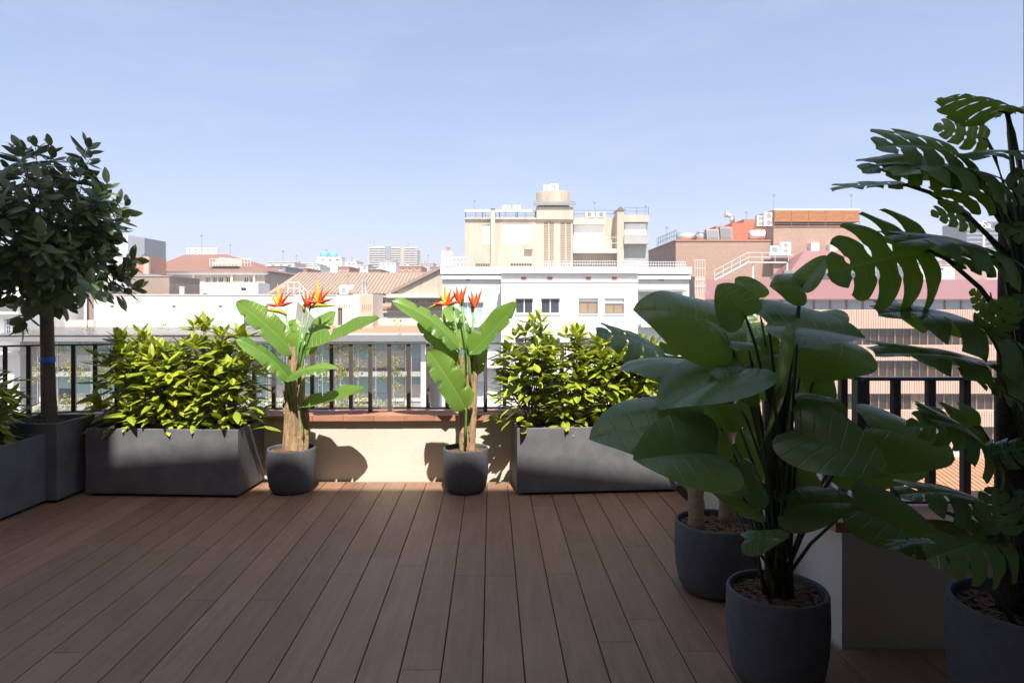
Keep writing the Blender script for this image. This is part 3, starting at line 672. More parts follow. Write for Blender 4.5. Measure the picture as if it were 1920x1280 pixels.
# ------------------------------------------------------------------ city behind
def facade(mb, x0, x1, z0, z1, Y, holes, rev=0.2):
    xs = sorted({x0, x1, *[h[0] for h in holes], *[h[1] for h in holes]}); zs = sorted({z0, z1, *[h[2] for h in holes], *[h[3] for h in holes]})
    for a, b in zip(xs[:-1], xs[1:]):
        for c, d in zip(zs[:-1], zs[1:]):
            mx0, mz0 = (a+b)/2, (c+d)/2
            if any(h[0] < mx0 < h[1] and h[2] < mz0 < h[3] for h in holes): continue
            mb.quad((a, Y, c), (b, Y, c), (b, Y, d), (a, Y, d))
    for (a, b, c, d) in holes:
        y = Y+rev
        mb.quad((a, Y, c), (a, y, c), (b, y, c), (b, Y, c)); mb.quad((a, Y, d), (b, Y, d), (b, y, d), (a, y, d))
        mb.quad((a, Y, c), (a, Y, d), (a, y, d), (a, y, c)); mb.quad((b, Y, c), (b, y, c), (b, y, d), (b, Y, d))
    return mb
def shell(mb, x0, x1, z0, z1, Y, D):      # sides, back, roof behind a facade
    mb.quad((x0, Y, z0), (x0, Y, z1), (x0, Y+D, z1), (x0, Y+D, z0)); mb.quad((x1, Y, z0), (x1, Y+D, z0), (x1, Y+D, z1), (x1, Y, z1))
    mb.quad((x0, Y, z1), (x1, Y, z1), (x1, Y+D, z1), (x0, Y+D, z1)); mb.quad((x0, Y+D, z0), (x0, Y+D, z1), (x1, Y+D, z1), (x1, Y+D, z0)); return mb
def window(t, a, b, c, d, Y, fm='steel_white', pm='glass', mull=1, rev=.2, blind=0, bm='shutter', fw=.07):
    y = Y+rev-.06; f = MB()
    f.box(a, b, y, y+.055, c, c+fw); f.box(a, b, y, y+.055, d-fw, d); f.box(a, a+fw, y+.001, y+.054, c+fw, d-fw); f.box(b-fw, b, y+.001, y+.054, c+fw, d-fw)
    for k in range(mull):
        m = a+(b-a)*(k+1)/(mull+1); f.box(m-fw*.5, m+fw*.5, y+.002, y+.053, c+fw, d-fw)
    w = obj('window', f, fm, t)
    obj('pane', MB().quad((a, y+.04, c), (b, y+.04, c), (b, y+.04, d), (a, y+.04, d)), pm, w)
    if blind: obj('blind', MB().box(a+.02, b-.02, y-.03, y-.004, d-(d-c)*blind, d-.005), bm, w)
    return w
def pb(mb, p0, p1, q0, q1, Y, D): return mb.box(X(p0, Y), X(p1, Y), Y, Y+D, Z(q1, Y), Z(q0, Y))
def bld(name, p0, p1, q0, Y, D, m, label, cat='building', q1=None, wins=(), wk={}, group=None, z0=-20):
    x0, x1, z1 = X(p0, Y), X(p1, Y), Z(q0, Y); z0 = z0 if q1 is None else Z(q1, Y)
    t = thing(name, ((x0+x1)/2, Y, z0), label, cat, group)
    holes = [(X(a, Y), X(b, Y), Z(d, Y), Z(c, Y)) for a, b, c, d in wins]
    obj('wall', shell(facade(MB(), x0, x1, z0, z1, Y, holes), x0, x1, z0, z1, Y, D), m, t)
    for h in holes: window(t, *h, Y, **wk)
    return t
def ac(p0, p1, q0, q1, Y, label, fans=1, D=.5):
    x0, x1, z0, z1 = X(p0, Y), X(p1, Y), Z(q1, Y), Z(q0, Y)
    t = thing('ac_unit', ((x0+x1)/2, Y, z0), label, 'air conditioner', 'rooftop air conditioners')
    obj('casing', MB().box(x0, x1, Y, Y+D, z0+.06, z1), 'ac', t)
    obj('foot', MB().box(x0+.08, x1-.08, Y+.05, Y+D-.05, z0, z0+.06), 'steel_dark', t)
    for k in range(fans):
        h = (z1-z0-.06)/fans; r = min(h, x1-x0)*.38; cx, cz = (x0+x1)/2, z0+.06+h*(k+.5)
        mb = MB(); n = 20; mb.v = [(cx+r*math.cos(6.283*j/n), Y-.012, cz+r*math.sin(6.283*j/n)) for j in range(n)]+[(cx+r*math.cos(6.283*j/n), Y, cz+r*math.sin(6.283*j/n)) for j in range(n)]
        mb.f = [list(range(n))[::-1]]+[[j, (j+1) % n, n+(j+1) % n, n+j] for j in range(n)]
        obj('fan_grille', mb, 'acfan', t)
    return t
def rails(t, pts, h, m='steel_white', step=.5, r=.02, name='guard_rail', mid=1):
    """railing along world points: posts and rails as one guard"""
    mb = MB()
    for a, b in zip(pts[:-1], pts[1:]):
        a, b = Vector(a), Vector(b); n = max(1, int((b-a).length/step))
        for k in range(n+1): p = a.lerp(b, k/n); mb.tube([p, p+Vector((0, 0, h))], r, 4)
        for j in range(mid+1): z = Vector((0, 0, h*(j+1)/(mid+1))); mb.tube([a+z, b+z], r, 4)
    return obj(name, mb, m, t)
def antenna(px, q0, q1, Y, label):
    b, e = P(px, q1, Y), P(px, q0, Y); t = thing('antenna', b, label, 'antenna', 'roof antennas'); r = .0009*Y*.24
    obj('mast', MB().tube([b, e], r, 5), 'steel_dark', t); w = (e-b).length*.13; mb = MB()
    for k in range(4): z = e.z-.05-k*w*.28; mb.tube([(e.x-w*(1-.15*k), Y, z), (e.x+w*(1-.15*k), Y, z)], r*.7, 4)
    obj('aerial', mb, 'steel_dark', t)
# --- white building in the centre
YW = 50
wb = thing('white_building', (X(1065, YW), YW, -20), 'white apartment building with brown and white windows in the centre', 'building')
x0, x1, zt_ = X(940, YW), X(1196, YW), Z(512, YW)
wz = [(573, 588), (650, 667), (727, 744), (804, 821), (881, 898)]
holes = []; kinds = []
for r_, (a, b) in enumerate(((559, 588), (633, 663), (710, 740), (787, 817), (864, 894))):
    for c_, (p0, p1) in enumerate(((966, 1000), (1014, 1050), (1085, 1121), (1134, 1170))):
        holes.append((X(p0, YW), X(p1, YW), Z(b, YW), Z(a, YW))); kinds.append((r_, c_))
obj('wall', shell(facade(MB(), x0, x1, -20, zt_, YW, holes, .25), x0, x1, -20, zt_, YW, 9), 'white', wb)
for h, (r_, c_) in zip(holes, kinds):
    if c_ < 2: window(wb, *h, YW, 'steel_white', 'glass', 1, .25)
    else: window(wb, *h, YW, 'brownframe', 'curtain' if r_ == 0 else 'glass', 1, .25, blind=(.22 if c_ == 2 else .34) if r_ == 0 else 0)
    obj('sill', MB().box(h[0]-.06, h[1]+.06, YW-.07, YW+.05, h[2]-.08, h[2]-.005), 'white', wb)
for p0, p1 in ((825, 939.5), (1196.5, 1303)):
    a, b = X(p0, YW), X(p1, YW); Yr = YW+1.6; z1 = Z(512, YW)
    hh = []
    for q0, q1 in ((566, 606), (641, 683), (718, 760), (795, 837)):
        if p0 < 900: hh.append((X(858, YW), X(905, YW), Z(q1, YW), Z(q0, YW)))
        else: hh.append((X(1215, YW), X(1275, YW), Z(q1, YW), Z(q0, YW)))
    obj('wing_wall', shell(facade(MB(), a, b, -20, z1, Yr, hh, .3), a, b, -20, z1, Yr, 7), 'palegreen', wb)
    for k, h in enumerate(hh):
        window(wb, *h, Yr, 'steel_white', 'glass_sky', 2, .3)
        s = obj('balcony', MB().box(a+.3, b-.02 if p0 < 900 else b-.5, YW+.35, Yr, h[2]-.28, h[2]-.08), 'white', wb)
        rails(s, [(a+.35, YW+.4, h[2]-.08), ((b-.1) if p0 < 900 else b-.55, YW+.4, h[2]-.08)], .62, 'steel_white', .16, .012, mid=0)
        for j in range(3):
            px_ = a+.9+j*.75; s2 = MB().lathe([(0, 0), (.09, 0), (.12, .2), (0, .2)], (px_, YW+.62, h[2]-.078), 10)
            for w_ in range(9): an = w_*.7; s2.tube([(px_, YW+.62, h[2]+.1), (px_+.12*math.cos(an), YW+.62+.1*math.sin(an), h[2]+.32+.05*(w_ % 3))], [.03, .012], 4)
            obj('balcony_plant', s2, 'petiole', s)
    obj('awning', MB().prism([(X(p0+4, YW), Yr, Z(541, YW)), (X(p0+4, YW), YW+.5, Z(545, YW)), (X(p0+4, YW), YW+.5, Z(547, YW)), (X(p0+4, YW), Yr, Z(543, YW))], (X(p1-12, YW)-X(p0+4, YW), 0, 0)), 'zinc', wb) if p0 > 900 else None
    obj('cornice', MB().box(a-.05, b+.05, Yr-.25, Yr+.1, Z(522, YW), Z(515, YW)), 'white', wb)
    obj('parapet', MB().box(a-.1, b+.1, Yr-.35, Yr+.2, Z(512, YW)+.002, Z(499, YW)), 'white', wb)
obj('cornice', MB().box(x0-.12, x1+.12, YW-.3, YW+.15, Z(512, YW)+.001, Z(508, YW)), 'white', wb)
obj('parapet', MB().box(x0-.04, x1+.04, YW-.12, YW+.3, Z(508, YW)+.001, Z(500, YW)), 'white', wb)
obj('string_course', MB().box(x0-.03, x1+.03, YW-.07, YW, Z(528.5, YW), Z(526, YW)), 'white', wb)
for px_ in (875, 982, 1031, 1103, 1152, 1249):
    Yv = YW-.03 if 940 < px_ < 1196 else YW+1.57
    v = obj('vent_tile', MB().box(X(px_-5, YW), X(px_+5, YW), Yv, Yv+.06, Z(525, YW), Z(519, YW)), 'ceramic', wb)
    mb = MB()
    for k in range(3):
        for j in range(2): mb.box(X(px_-3.9+k*2.8, YW), X(px_-2+k*2.8, YW), Yv-.012, Yv-.002, Z(524.2-j*2.6, YW), Z(522.5-j*2.6, YW))
    obj('vent_hole', mb, 'glass_dark', v)
rails(wb, [(X(830, YW), YW+1.5, Z(499, YW)), (X(874, YW), YW+1.5, Z(499, YW))], .75, 'steel_white', .25, .015)
rails(wb, [(X(1018, YW), YW+.1, Z(500, YW)), (X(1200, YW), YW+.1, Z(500, YW)), (X(1200, YW), YW+1.6, Z(499, YW)), (X(1296, YW), YW+1.6, Z(499, YW))], .42, 'steel_white', .18, .014)
# --- beige set-back building
YG = 60
pg = thing('beige_building', (X(1045, YG), YG, -20), 'stained beige rooftop building rising behind the white one', 'building')
hs = [(905, 919, 421, 457), (943, 998, 419, 456), (1020, 1038, 416, 500), (1051, 1070, 416, 500)]
H = [(X(a, YG), X(b, YG), Z(d, YG), Z(c, YG)) for a, b, c, d in hs]
obj('wall', shell(facade(MB(), X(872, YG), X(1074, YG), -20, Z(410, YG), YG, H, .15), X(872, YG), X(1074, YG), -20, Z(410, YG), YG, 10), 'beige', pg)
for h in H[:2]: obj('shutter', MB().box(h[0], h[1], YG+.1, YG+.16, h[2], h[3]), 'shutter', pg)
for h in H[2:]:
    v = obj('louvre_panel', MB().box(h[0], h[1], YG+.12, YG+.16, h[2], h[3]), 'beige_dark', pg); mb = MB(); n = 26
    for k in range(n):
        z = h[2]+(h[3]-h[2])*k/n; mb.box(h[0]+.02, h[1]-.02, YG+.03, YG+.115, z+.02, z+.09)
    obj('louvre_slats', mb, 'vent', v); m_ = (h[0]+h[1])/2; obj('mullion', MB().box(m_-.07, m_+.07, YG-.01, YG+.025, h[2], h[3]), 'beige', v)
obj('stair_tower', pb(MB(), 1006, 1075, 388, 411, YG-.25, 6), 'beige', pg)
obj('water_tower', MB().lathe([(1.55, 0), (1.55, 1.25), (1.45, 1.3), (0, 1.3)], (X(1037, 63), 63, Z(388, 63)), 28), 'beige', pg, False)
obj('canopy', MB().prism([P(1000, 385, 59.5), P(1080, 385, 59.5), P(1080, 379, 62), P(1000, 379, 62)], (0, 0, .12)), 'zinc', pg)
obj('pilaster', pb(MB(), 920, 928, 393, 500, YG-.5, .5), 'beige', pg); obj('pilaster_cap', pb(MB(), 919.5, 928.5, 390.5, 393, YG-.53, .56), 'steel_dark', pg)
obj('wall', pb(MB(), 1074.3, 1157, 408, 500, YG+1.2, 8), 'beige', pg)
obj('shutter', pb(MB(), 1076, 1132, 420, 465, YG+1.1, .1), 'shutter', pg)
obj('awning_box', pb(MB(), 1075, 1134, 413, 420, YG+.6, .6), 'cream', pg)
bl = obj('balcony', pb(MB(), 1075, 1163, 466.5, 474, YG-.2, 1.38), 'cream', pg)
rails(bl, [P(1076, 466.5, YG-.1), P(1163, 466.5, YG-.1)], 1.0, 'steel_white', 1.2, .018)
obj('chimney', pb(MB(), 1157.3, 1170, 393, 500, YG-.3, 1.8), 'beige_dark', pg)
obj('chimney_cap', MB().prism([P(1155, 394, YG-.4), P(1172, 394, YG-.4), P(1163.5, 387, YG-.4)], (0, 1.9, 0)), 'steel_dark', pg)
obj('wall', pb(MB(), 1170.3, 1215, 407, 500, YG+.2, 7), 'grey_conc', pg)
obj('roof_slab', pb(MB(), 1170, 1217, 403, 416, YG-.35, 7), 'beige', pg)
obj('shutter', pb(MB(), 1171, 1212, 419, 440, YG+.1, .09), 'shutter', pg); obj('balcony_front', pb(MB(), 1170.5, 1216, 441, 457, YG-.6, .75), 'grey_conc', pg)
obj('roof_slab', pb(MB(), 870.5, 1006, 408, 411, YG-.2, 8), 'beige', pg)
obj('pergola', MB().prism([P(872, 397, YG), P(1006, 397, YG), P(1006, 395, YG+3), P(872, 395, YG+3)], (0, 0, .1)), 'steel_white', pg)
mb = MB()
for px_ in (873, 905, 937, 970, 1004): mb.tube([P(px_, 409, YG+.1), P(px_, 397, YG+.1)], .05, 5)
obj('pergola_posts', mb, 'steel_dark', pg)
rails(pg, [P(873, 409, YG), P(1004, 409, YG)], .5, 'steel_dark', .8, .02)
rails(pg, [P(1076, 408, YG+1.5), P(1156, 408, YG+1.5)], .65, 'steel_dark', 1.2, .018); rails(pg, [P(1172, 403, YG), P(1216, 403, YG), P(1216, 402, YG+4)], .65, 'steel_dark', 1.0, .018)
obj('box_unit', pb(MB(), 984, 999, 459, 467, YG-.4, .4), 'beige_dark', pg)
mb = MB()
for k in range(8): pb(mb, 958+k*5, 961.5+k*5, 494, 498, YG-.02, .05); pb(mb, 892+k*3.3, 894+k*3.3, 494, 499, YG-.02, .05)
obj('wall_vents', mb, 'glass_dark', pg)
for i, (a, b, c, d, f, Y_, lb) in enumerate(((943, 957, 385, 397, 1, 61, 'left grey-fronted air conditioner on the pergola of the beige building'), (962, 976, 385, 397, 1, 61, 'right grey-fronted air conditioner on the pergola of the beige building'),
        (1032, 1047, 345, 361.3, 2, 62.2, 'double-fan air conditioner on top of the round water tower'), (1019, 1030, 347, 361.3, 2, 62.6, 'air conditioner left of the double-fan one on the water tower'),
        (1097, 1115, 397, 408, 1, 61.6, 'left air conditioner on the roof above the large shutter'), (1118, 1135, 397, 408, 1, 61.6, 'right air conditioner on the roof above the large shutter'))):
    ac(a, b, c, d, Y_, lb, f)
sh = bld('stair_hut', 828, 846, 470, 55, 3, 'white', 'small white roof hut at the left end of the white building', q1=499); obj('chimney_pot', pb(MB(), 836, 843, 463, 470, 55.5, .4), 'brick_orange', sh)
# --- pink and brick complex on the right
YP = 62
pk = thing('pink_office_building', (X(1600, YP), YP, -20), 'long pink office building with ribbon windows and ribbed concrete bands', 'building')
pa, pz_ = X(1312, YP), X(1990, YP)
obj('wall', MB().box(pa, pz_, YP+.9, YP+16, -20, Z(562, YP)), 'pinkconc', pk)
bands = [(580, 616), (647, 676), (707, 738), (769, 800), (830, 861), (892, 923)]
for i, (a, b) in enumerate(bands):
    bd_ = obj('concrete_band', MB().box(pa-.05, pz_, YP+.0, YP+.895, Z(b, YP), Z(a, YP)), 'pinkconc', pk)
    mb = MB(); n = 150
    for k in range(n):
        x = pa+(pz_-pa)*k/n; mb.box(x, x+(pz_-pa)/n*.55, YP-.05, YP-.002, Z(b-.6, YP), Z(a+.6, YP))
    o = obj('ribs', mb, 'pinkconc', bd_); o['kind'] = 'stuff'
for i, (a, b) in enumerate(((562, 580), (616, 647), (676, 707), (738, 769), (800, 830), (861, 892))):
    n = 22; Yg = YP+.35 if i == 0 else YP+.55
    for k in range(n):
        x = pa+(pz_-pa)*k/n; w_ = (pz_-pa)/n
        f = MB().box(x, x+.12, Yg-.12, Yg+.2, Z(b, YP)+.001, Z(a, YP)-.001); wo = obj('window', f, 'brownframe', pk)
        m_ = 'glass_sky' if i == 0 else ('glass_dark' if (k*7+i*3) % 5 or i < 3 else 'curtain')
        obj('pane', MB().box(x+.122, x+w_-.002, Yg, Yg+.1, Z(b, YP)+.002, Z(a, YP)-.002), m_, wo)
        if i: obj('mullion', MB().box(x+w_*.55, x+w_*.55+.06, Yg-.06, Yg-.002, Z(b, YP)+.003, Z(a, YP)-.003), 'brownframe', wo)
obj('roof', MB().prism([(pa-.4, YP-.5, Z(562, YP)), (pa-.4, YP-.5, Z(560, YP)), (pa-.4, YP+8, Z(524, YP+8)), (pa-.4, YP+8, Z(562, YP))], (pz_-pa+.4, 0, 0)), 'pinkroof', pk)
bk = thing('brick_building', (X(1440, 75), 75, -20), 'pink brick block with rooftop ducts and an outside stair behind the pink roof', 'building')
obj('wall', pb(MB(), 1267, 1450, 452, 1000, 75, 15), 'brick', bk); obj('coping', pb(MB(), 1266, 1450, 449.5, 452, 74.9, 15.2), 'brick_orange', bk)
obj('wall', pb(MB(), 1450.3, 1612, 425, 1000, 74.4, 14), 'brick', bk); obj('coping', pb(MB(), 1449.7, 1612.5, 423.5, 425, 74.3, 14.2), 'brick_orange', bk)
ls = bld('louvre_screen', 1452, 1612, 394, 76, 6, 'brownframe', 'orange wooden slat screen on the tall brick block', 'screen', q1=416)
for k in range(5):
    a = 1452.3+k*32; p = obj('panel', pb(MB(), a, a+31.4, 394.5, 416, 75.9, .08), 'louvre', ls); mb = MB()
    for j in range(9): pb(mb, a+.2, a+31.2, 395+j*2.3, 396.4+j*2.3, 75.84, .055)
    obj('slats', mb, 'louvre', p)
obj('top_sheet', pb(MB(), 1452, 1612, 391.5, 393.6, 76, 6), 'steel_white', ls)
rails(ls, [P(1452, 424, 75.5), P(1612, 424, 75.5)], .5, 'brownframe', 1.6, .03)
mr = bld('machine_room', 1372, 1415, 418, 82, 6, 'redpaint', 'red painted machine room on the brick roof', q1=452); obj('low_wall', pb(MB(), 1342, 1372, 424, 452, 82.3, 5), 'brick_orange', mr)
rf = bld('roof_annex', 1395, 1440, 411, 84, 4, 'brick_orange', 'small orange brick annex beside the red machine room', q1=452)
def duct(label, pts, r, name='roof_duct', m='metal', cat='duct'):
    t = thing(name, pts[0], label, cat); obj('pipe', MB().tube(pts, r, 12), m, t, True); a, b = Vector(pts[-2]), Vector(pts[-1]); d = (b-a).normalized()
    obj('collar', MB().tube([b-d*.12, b+d*.02], r*1.18, 12), m, t); return t
duct('silver bent exhaust pipe above the red machine room', [P(1373, 418, 81), P(1373, 408, 81), P(1370, 404, 81), P(1360, 402.5, 81)], .3)
duct('long horizontal silver duct drum on the brick roof', [P(1270, 444, 78), P(1310, 444, 78)], .5)
duct('upright silver duct on the brick roof', [P(1313, 450, 77), P(1313, 435, 77)], .42)
duct('white drum duct beside the tall brick block', [P(1407, 440, 77), P(1432, 440, 77)], .5, m='ac')
def cowl(p0, p1, q0, q1, Y, label):
    t = thing('vent_cowl', P((p0+p1)/2, q1, Y), label, 'vent', 'roof vent cowls'); a, b, c, d = X(p0, Y), X(p1, Y), Z(q1, Y), Z(q0, Y)
    obj('hood', MB().prism([(a, Y, c), (a, Y+1.0, c), (a, Y+1.0, d), (a, Y+.35, d)], (b-a, 0, 0)), 'zinc', t)
    obj('grille', MB().prism([(a+.1, Y-.01, c+.15), (a+.1, Y+.28, d-.15), (a+.1, Y+.26, d-.15), (a+.1, Y-.03, c+.15)], (b-a-.2, 0, 0)), 'steel_dark', t)
cowl(1326, 1349, 429, 449, 77, 'left grey vent cowl on the brick roof'); cowl(1352, 1374, 425, 449, 77.4, 'right grey vent cowl on the brick roof')
for a, b, c, d, f, Y_, lb in ((1444, 1462, 461, 477, 1, 73.6, 'single-fan air conditioner on the bracket of the brick wall'), (1464, 1483, 454, 477, 2, 73.6, 'double-fan air conditioner on the bracket of the brick wall'),
        (1420, 1431, 404, 425, 2, 77, 'left tall outdoor unit next to the wooden screen'), (1433, 1450, 398, 425, 2, 76.5, 'right tall outdoor unit next to the wooden screen')): ac(a, b, c, d, Y_, lb, f)
obj('bracket', pb(MB(), 1442, 1486, 477.2, 479, 73.5, .88), 'steel_white', bk)
for a, b, c, d in ((1521, 1536, 455, 474), (1556, 1570, 458, 474)): v = obj('wall_hood', pb(MB(), a, b, c, d, 73.6, .78), 'steel_white', bk)
fs = thing('fire_stair', P(1385, 525, 70), 'white metal stair climbing the pink brick wall', 'stair')
for dy in (0, 1.0):
    a, b = P(1340, 525, 70+dy), P(1404, 491, 70+dy); obj('stringer', MB().tube([a, b], .09, 6), 'steel_white', fs)
    rails(fs, [a, b], 1.0, 'steel_white', .9, .022)
for k in range(16):
    p = P(1340, 525, 70).lerp(P(1404, 491, 70), (k+.5)/16); obj('tread', MB().box(p.x-.14, p.x+.14, 70.05, 70.95, p.z, p.z+.04), 'steel_dark', fs)
obj('landing', MB().box(X(1404, 70), X(1475, 70), 70, 71.2, Z(492.5, 70), Z(491, 70)), 'steel_white', fs); rails(fs, [P(1404, 491, 70), P(1478, 491, 70)], .95, 'steel_white', 1.2, .022)
for px_ in (1412, 1476): obj('support', MB().tube([P(px_, 527, 70.3), P(px_, 492.6, 70.3)], .09, 6), 'steel_white', fs)
hp = thing('mansard_roof', P(1550, 525, 71), 'pink hipped roof in front of the tall brick block', 'roof')
a_, b_, c_, d_ = P(1480, 512, 70), P(1640, 512, 70), P(1625, 470, 73), P(1508, 470, 73); e_, f_ = Vector((a_.x, 78, a_.z)), Vector((b_.x, 78, b_.z))
mb = MB(); mb.v = [tuple(v) for v in (a_, b_, c_, d_, e_, f_)]; mb.f = [[0, 1, 2, 3], [0, 3, 4], [1, 5, 2], [3, 2, 5, 4]]; obj('slopes', mb, 'pinkroof', hp)
obj('wall', pb(MB(), 1478, 1640, 512.3, 540, 70.2, 7), 'glass_sky', hp); obj('eave', pb(MB(), 1470, 1648, 507, 512, 69.6, .5), 'zinc', hp)
for px_ in (1500, 1530, 1560, 1590): obj('mullion', pb(MB(), px_, px_+2, 512.5, 530, 70.1, .09), 'brownframe', hp)
fl_ = bld('left_flank_terrace', 1303, 1322, 518, 58, 6, 'pinkconc', 'small stepped block with white railings between the white and pink buildings')
rails(fl_, [P(1303, 518, 58), P(1322, 518, 58)], 1.4, 'steel_white', .2, .015); rails(fl_, [P(1303, 550, 57.9), P(1322, 550, 57.9)], 1.2, 'steel_white', .2, .015)
rails(bk, [P(1232, 463, 88), P(1268, 450, 75.2)], 1.1, 'steel_dark', 1.2, .03)
# --- low tiled roof beyond the right railing
lr = thing('low_tiled_house', (X(1790, 29), 29, -20), 'low house with orange tiled roof seen down through the right railing', 'house')
xa, xb = X(1590, 28), X(2040, 28); zE, zR_ = Z(922, 28), Z(862, 31)
obj('wall', MB().box(xa+.1, xb, 28.3, 36, -20, zE-.1), 'cream', lr)
rs = obj('roof_slab', MB().prism([(xa, 28, zE), (xa, 31, zR_), (xa, 36, zE-.3), (xa, 36, zE-.45), (xa, 28, zE-.12)], (xb-xa, 0, 0)), 'tile_orange', lr)
obj('gutter', MB().box(xa, xb, 27.82, 27.995, zE-.16, zE+.02), 'offwhite', lr)
n = int((xb-xa)/.24); tm = None; dv = Vector((0, 3, zR_-zE))
for k in range(n):
    x = xa+.12+k*.24
    mb = MB().tube([(x, 27.97, zE+.02), (x, 31, zR_+.02)], .075, 6)
    if k < 290:
        if tm is None: tm = mb.mesh('tile_row', (x, 27.97, zE)); tm.materials.append(MATS['tile_orange'])
        o = bpy.data.objects.new('tile_row', tm); col.objects.link(o); o.parent = rs; o.location = Vector((x, 27.97, zE))-wl(rs)
# --- left: glazed office with vines
YO = 58
of = thing('glazed_office', (X(400, YO), YO, -20), 'glazed office with teal blinds and climbing vines behind the railing', 'building')
ox0, ox1 = X(60, YO), X(796, YO); zr = Z(641, YO)
obj('wall', MB().box(ox0, ox1, YO+1.2, YO+14, -20, zr), 'white', of)
obj('end_pier', MB().box(ox1-.3, ox1+.25, YO-.1, YO+1.19, -20, zr-.002), 'white', of)
nb = 22; bw_ = (ox1-.3-ox0)/nb
for fl_i, (a, b) in enumerate(((641, 697), (705, 761), (769, 825))):
    za, zb_ = Z(b, YO), Z(a, YO)
    sl = obj('floor_slab', MB().box(ox0, ox1-.31, YO-.35, YO+1.19, Z(b+8, YO), za), 'grey_conc', of)
    rails(sl, [(ox0, YO-.3, za), (ox1-.35, YO-.3, za)], .95, 'steel_dark', .16, .012, mid=0, name='balcony_rail')
    for k in range(nb):
        x = ox0+k*bw_; q = random.Random(k*3+fl_i)
        w_ = obj('window', MB().box(x, x+.1, YO+.9, YO+1.19, za+.001, zb_-.001), 'steel_white', of)
        obj('pane', MB().box(x+.102, x+bw_-.002, YO+1.05, YO+1.15, za+.002, zb_-.002), 'glass' if q.random() < .35 else 'glass_sky', w_)
        hb = q.choice((.45, .6, .6, .62, .3)); obj('blind', MB().box(x+.14, x+bw_-.05, YO+.96, YO+1.0, zb_-(zb_-za)*hb, zb_-.003), 'teal', w_)
        if q.random() < .7: obj('lower_panel', MB().box(x+.14, x+bw_-.05, YO+.97, YO+1.01, za+.25, zb_-(zb_-za)*hb-.02), 'offwhite', w_)
        obj('cable', MB().tube([(x+bw_*.5, YO-.4, za-.3), (x+bw_*.5, YO-.4, zb_+.1)], .012, 4), 'steel_white', w_)
rfz = Z(629, YO-1)
obj('gutter', MB().box(ox0-2, ox1+.6, YO-1.3, YO-1.0, Z(640, YO-1.3), Z(635.5, YO-1.3)), 'zinc', of); obj('fascia', MB().box(ox0-2.6, ox1+.2, YO-1.0, YO+1, Z(635, YO-1), Z(628.5, YO-1)), 'zinc', of)
rz0, rz1 = Z(628, YO-1), Z(613, YO+7)
slope = lambda x, y: (x, y, rz0+.02+(y-(YO-1))/8*(rz1-rz0))
obj('canopy', MB().prism([(ox0-2.6, YO-1, rz0-.02), (ox0-2.6, YO+7, rz1-.02), (ox0-2.6, YO+7, rz1-.2), (ox0-2.6, YO-1, rz0-.15)], (X(590, YO)-ox0+2.6, 0, 0)), 'steel_white', of)
k = 0; x = ox0-2.5
while x < X(585, YO):
    for r_ in range(3):
        y0, y1 = YO-.9+r_*2.62, YO-.9+r_*2.62+2.5; mb = MB().quad(slope(x, y0), slope(x+1.2, y0), slope(x+1.2, y1), slope(x, y1)); mb.prism([slope(x, y0), slope(x+1.2, y0), slope(x+1.2, y1), slope(x, y1)], (0, 0, .03))
        obj('solar_panel', mb, 'solar', of)
    x += 1.26
vn = MB(); q = random.Random(3)
for c in range(480):
    x = q.uniform(ox0, ox1-.5); lev = q.choice((697, 697, 761, 761, 761, 825, 650)); z = Z(lev, YO)+q.gauss(0, .35)+(0 if q.random() < .75 else q.uniform(0, 2)); sp = q.uniform(.12, .4)
    if x < X(540, YO) and x > X(240, YO) and q.random() < .4: continue
    for k in range(34):
        p = Vector((x+q.gauss(0, sp), YO-.45+q.gauss(0, .12), z+q.gauss(0, sp*.8))); s = q.uniform(.05, .13)
        a = Vector((q.uniform(-1, 1), q.uniform(-1, 1), q.uniform(-1, 1))).normalized()*s; b = a.cross(Vector((q.uniform(-1, 1), q.uniform(-1, 1), q.uniform(-1, 1)))).normalized()*s*.7
        vn.quad(p-a, p+b*.8, p+a, p-b*.8)
v = obj('vines', vn, 'leaf_vine', of); v['kind'] = 'stuff'
# --- cream blank wall and neighbours on the left
cw = bld('cream_wall_building', 176, 632, 553, 68, 12, 'offwhite', 'long blank cream-white building behind the solar roof', wins=((455, 486, 590, 613),), wk=dict(pm='glass', mull=0))
for px_ in (210, 326, 413, 500): obj('wall_vent', pb(MB(), px_-3, px_+3, 573, 575.4, 67.96, .06), 'glass_dark', cw)
obj('blocked_door', pb(MB(), 250, 279, 592, 612, 67.97, .05), 'cream', cw); obj('coping', pb(MB(), 175, 633, 551.6, 553, 67.9, 12.2), 'offwhite', cw)
obj('door', pb(MB(), 522, 552, 582, 612, 67.96, .06), 'white', cw)
rails(cw, [P(540, 551.5, 68.5), P(562, 551.5, 68.5)], 1.2, 'steel_white', .4, .025); rails(cw, [P(562, 552, 67), P(612, 606, 67)], 1.1, 'steel_white', .5, .025)
obj('stair_flight', MB().prism([P(555, 553, 66.6), P(612, 611, 66.6), P(604, 611, 66.6), P(550, 556, 66.6)], (0, 1.2, 0)), 'steel_white', cw)
duct('small round metal roof vent with a cap on the cream-white building', [P(341, 553, 70), P(341, 537.5, 70), P(341, 537, 70)], .24, cat='vent')
tw = bld('stair_tower', 630, 661, 553, 64, 5, 'cream', 'pale stair tower with a window, left of the twin flues', wins=((633, 642, 577, 610),), wk=dict(fm='brownframe', pm='glass', mull=1))
tw2 = bld('chimney_block', 661.5, 699, 551, 63.6, 5, 'offwhite', 'white and beige chimney block carrying twin silver flues'); obj('side_face', pb(MB(), 675, 699.3, 552, 640, 63.52, .07), 'beige', tw2)
for k in range(5): obj('slot', pb(MB(), 678.5+k*4, 679.7+k*4, 571, 581, 63.47, .06), 'taupe', tw2)
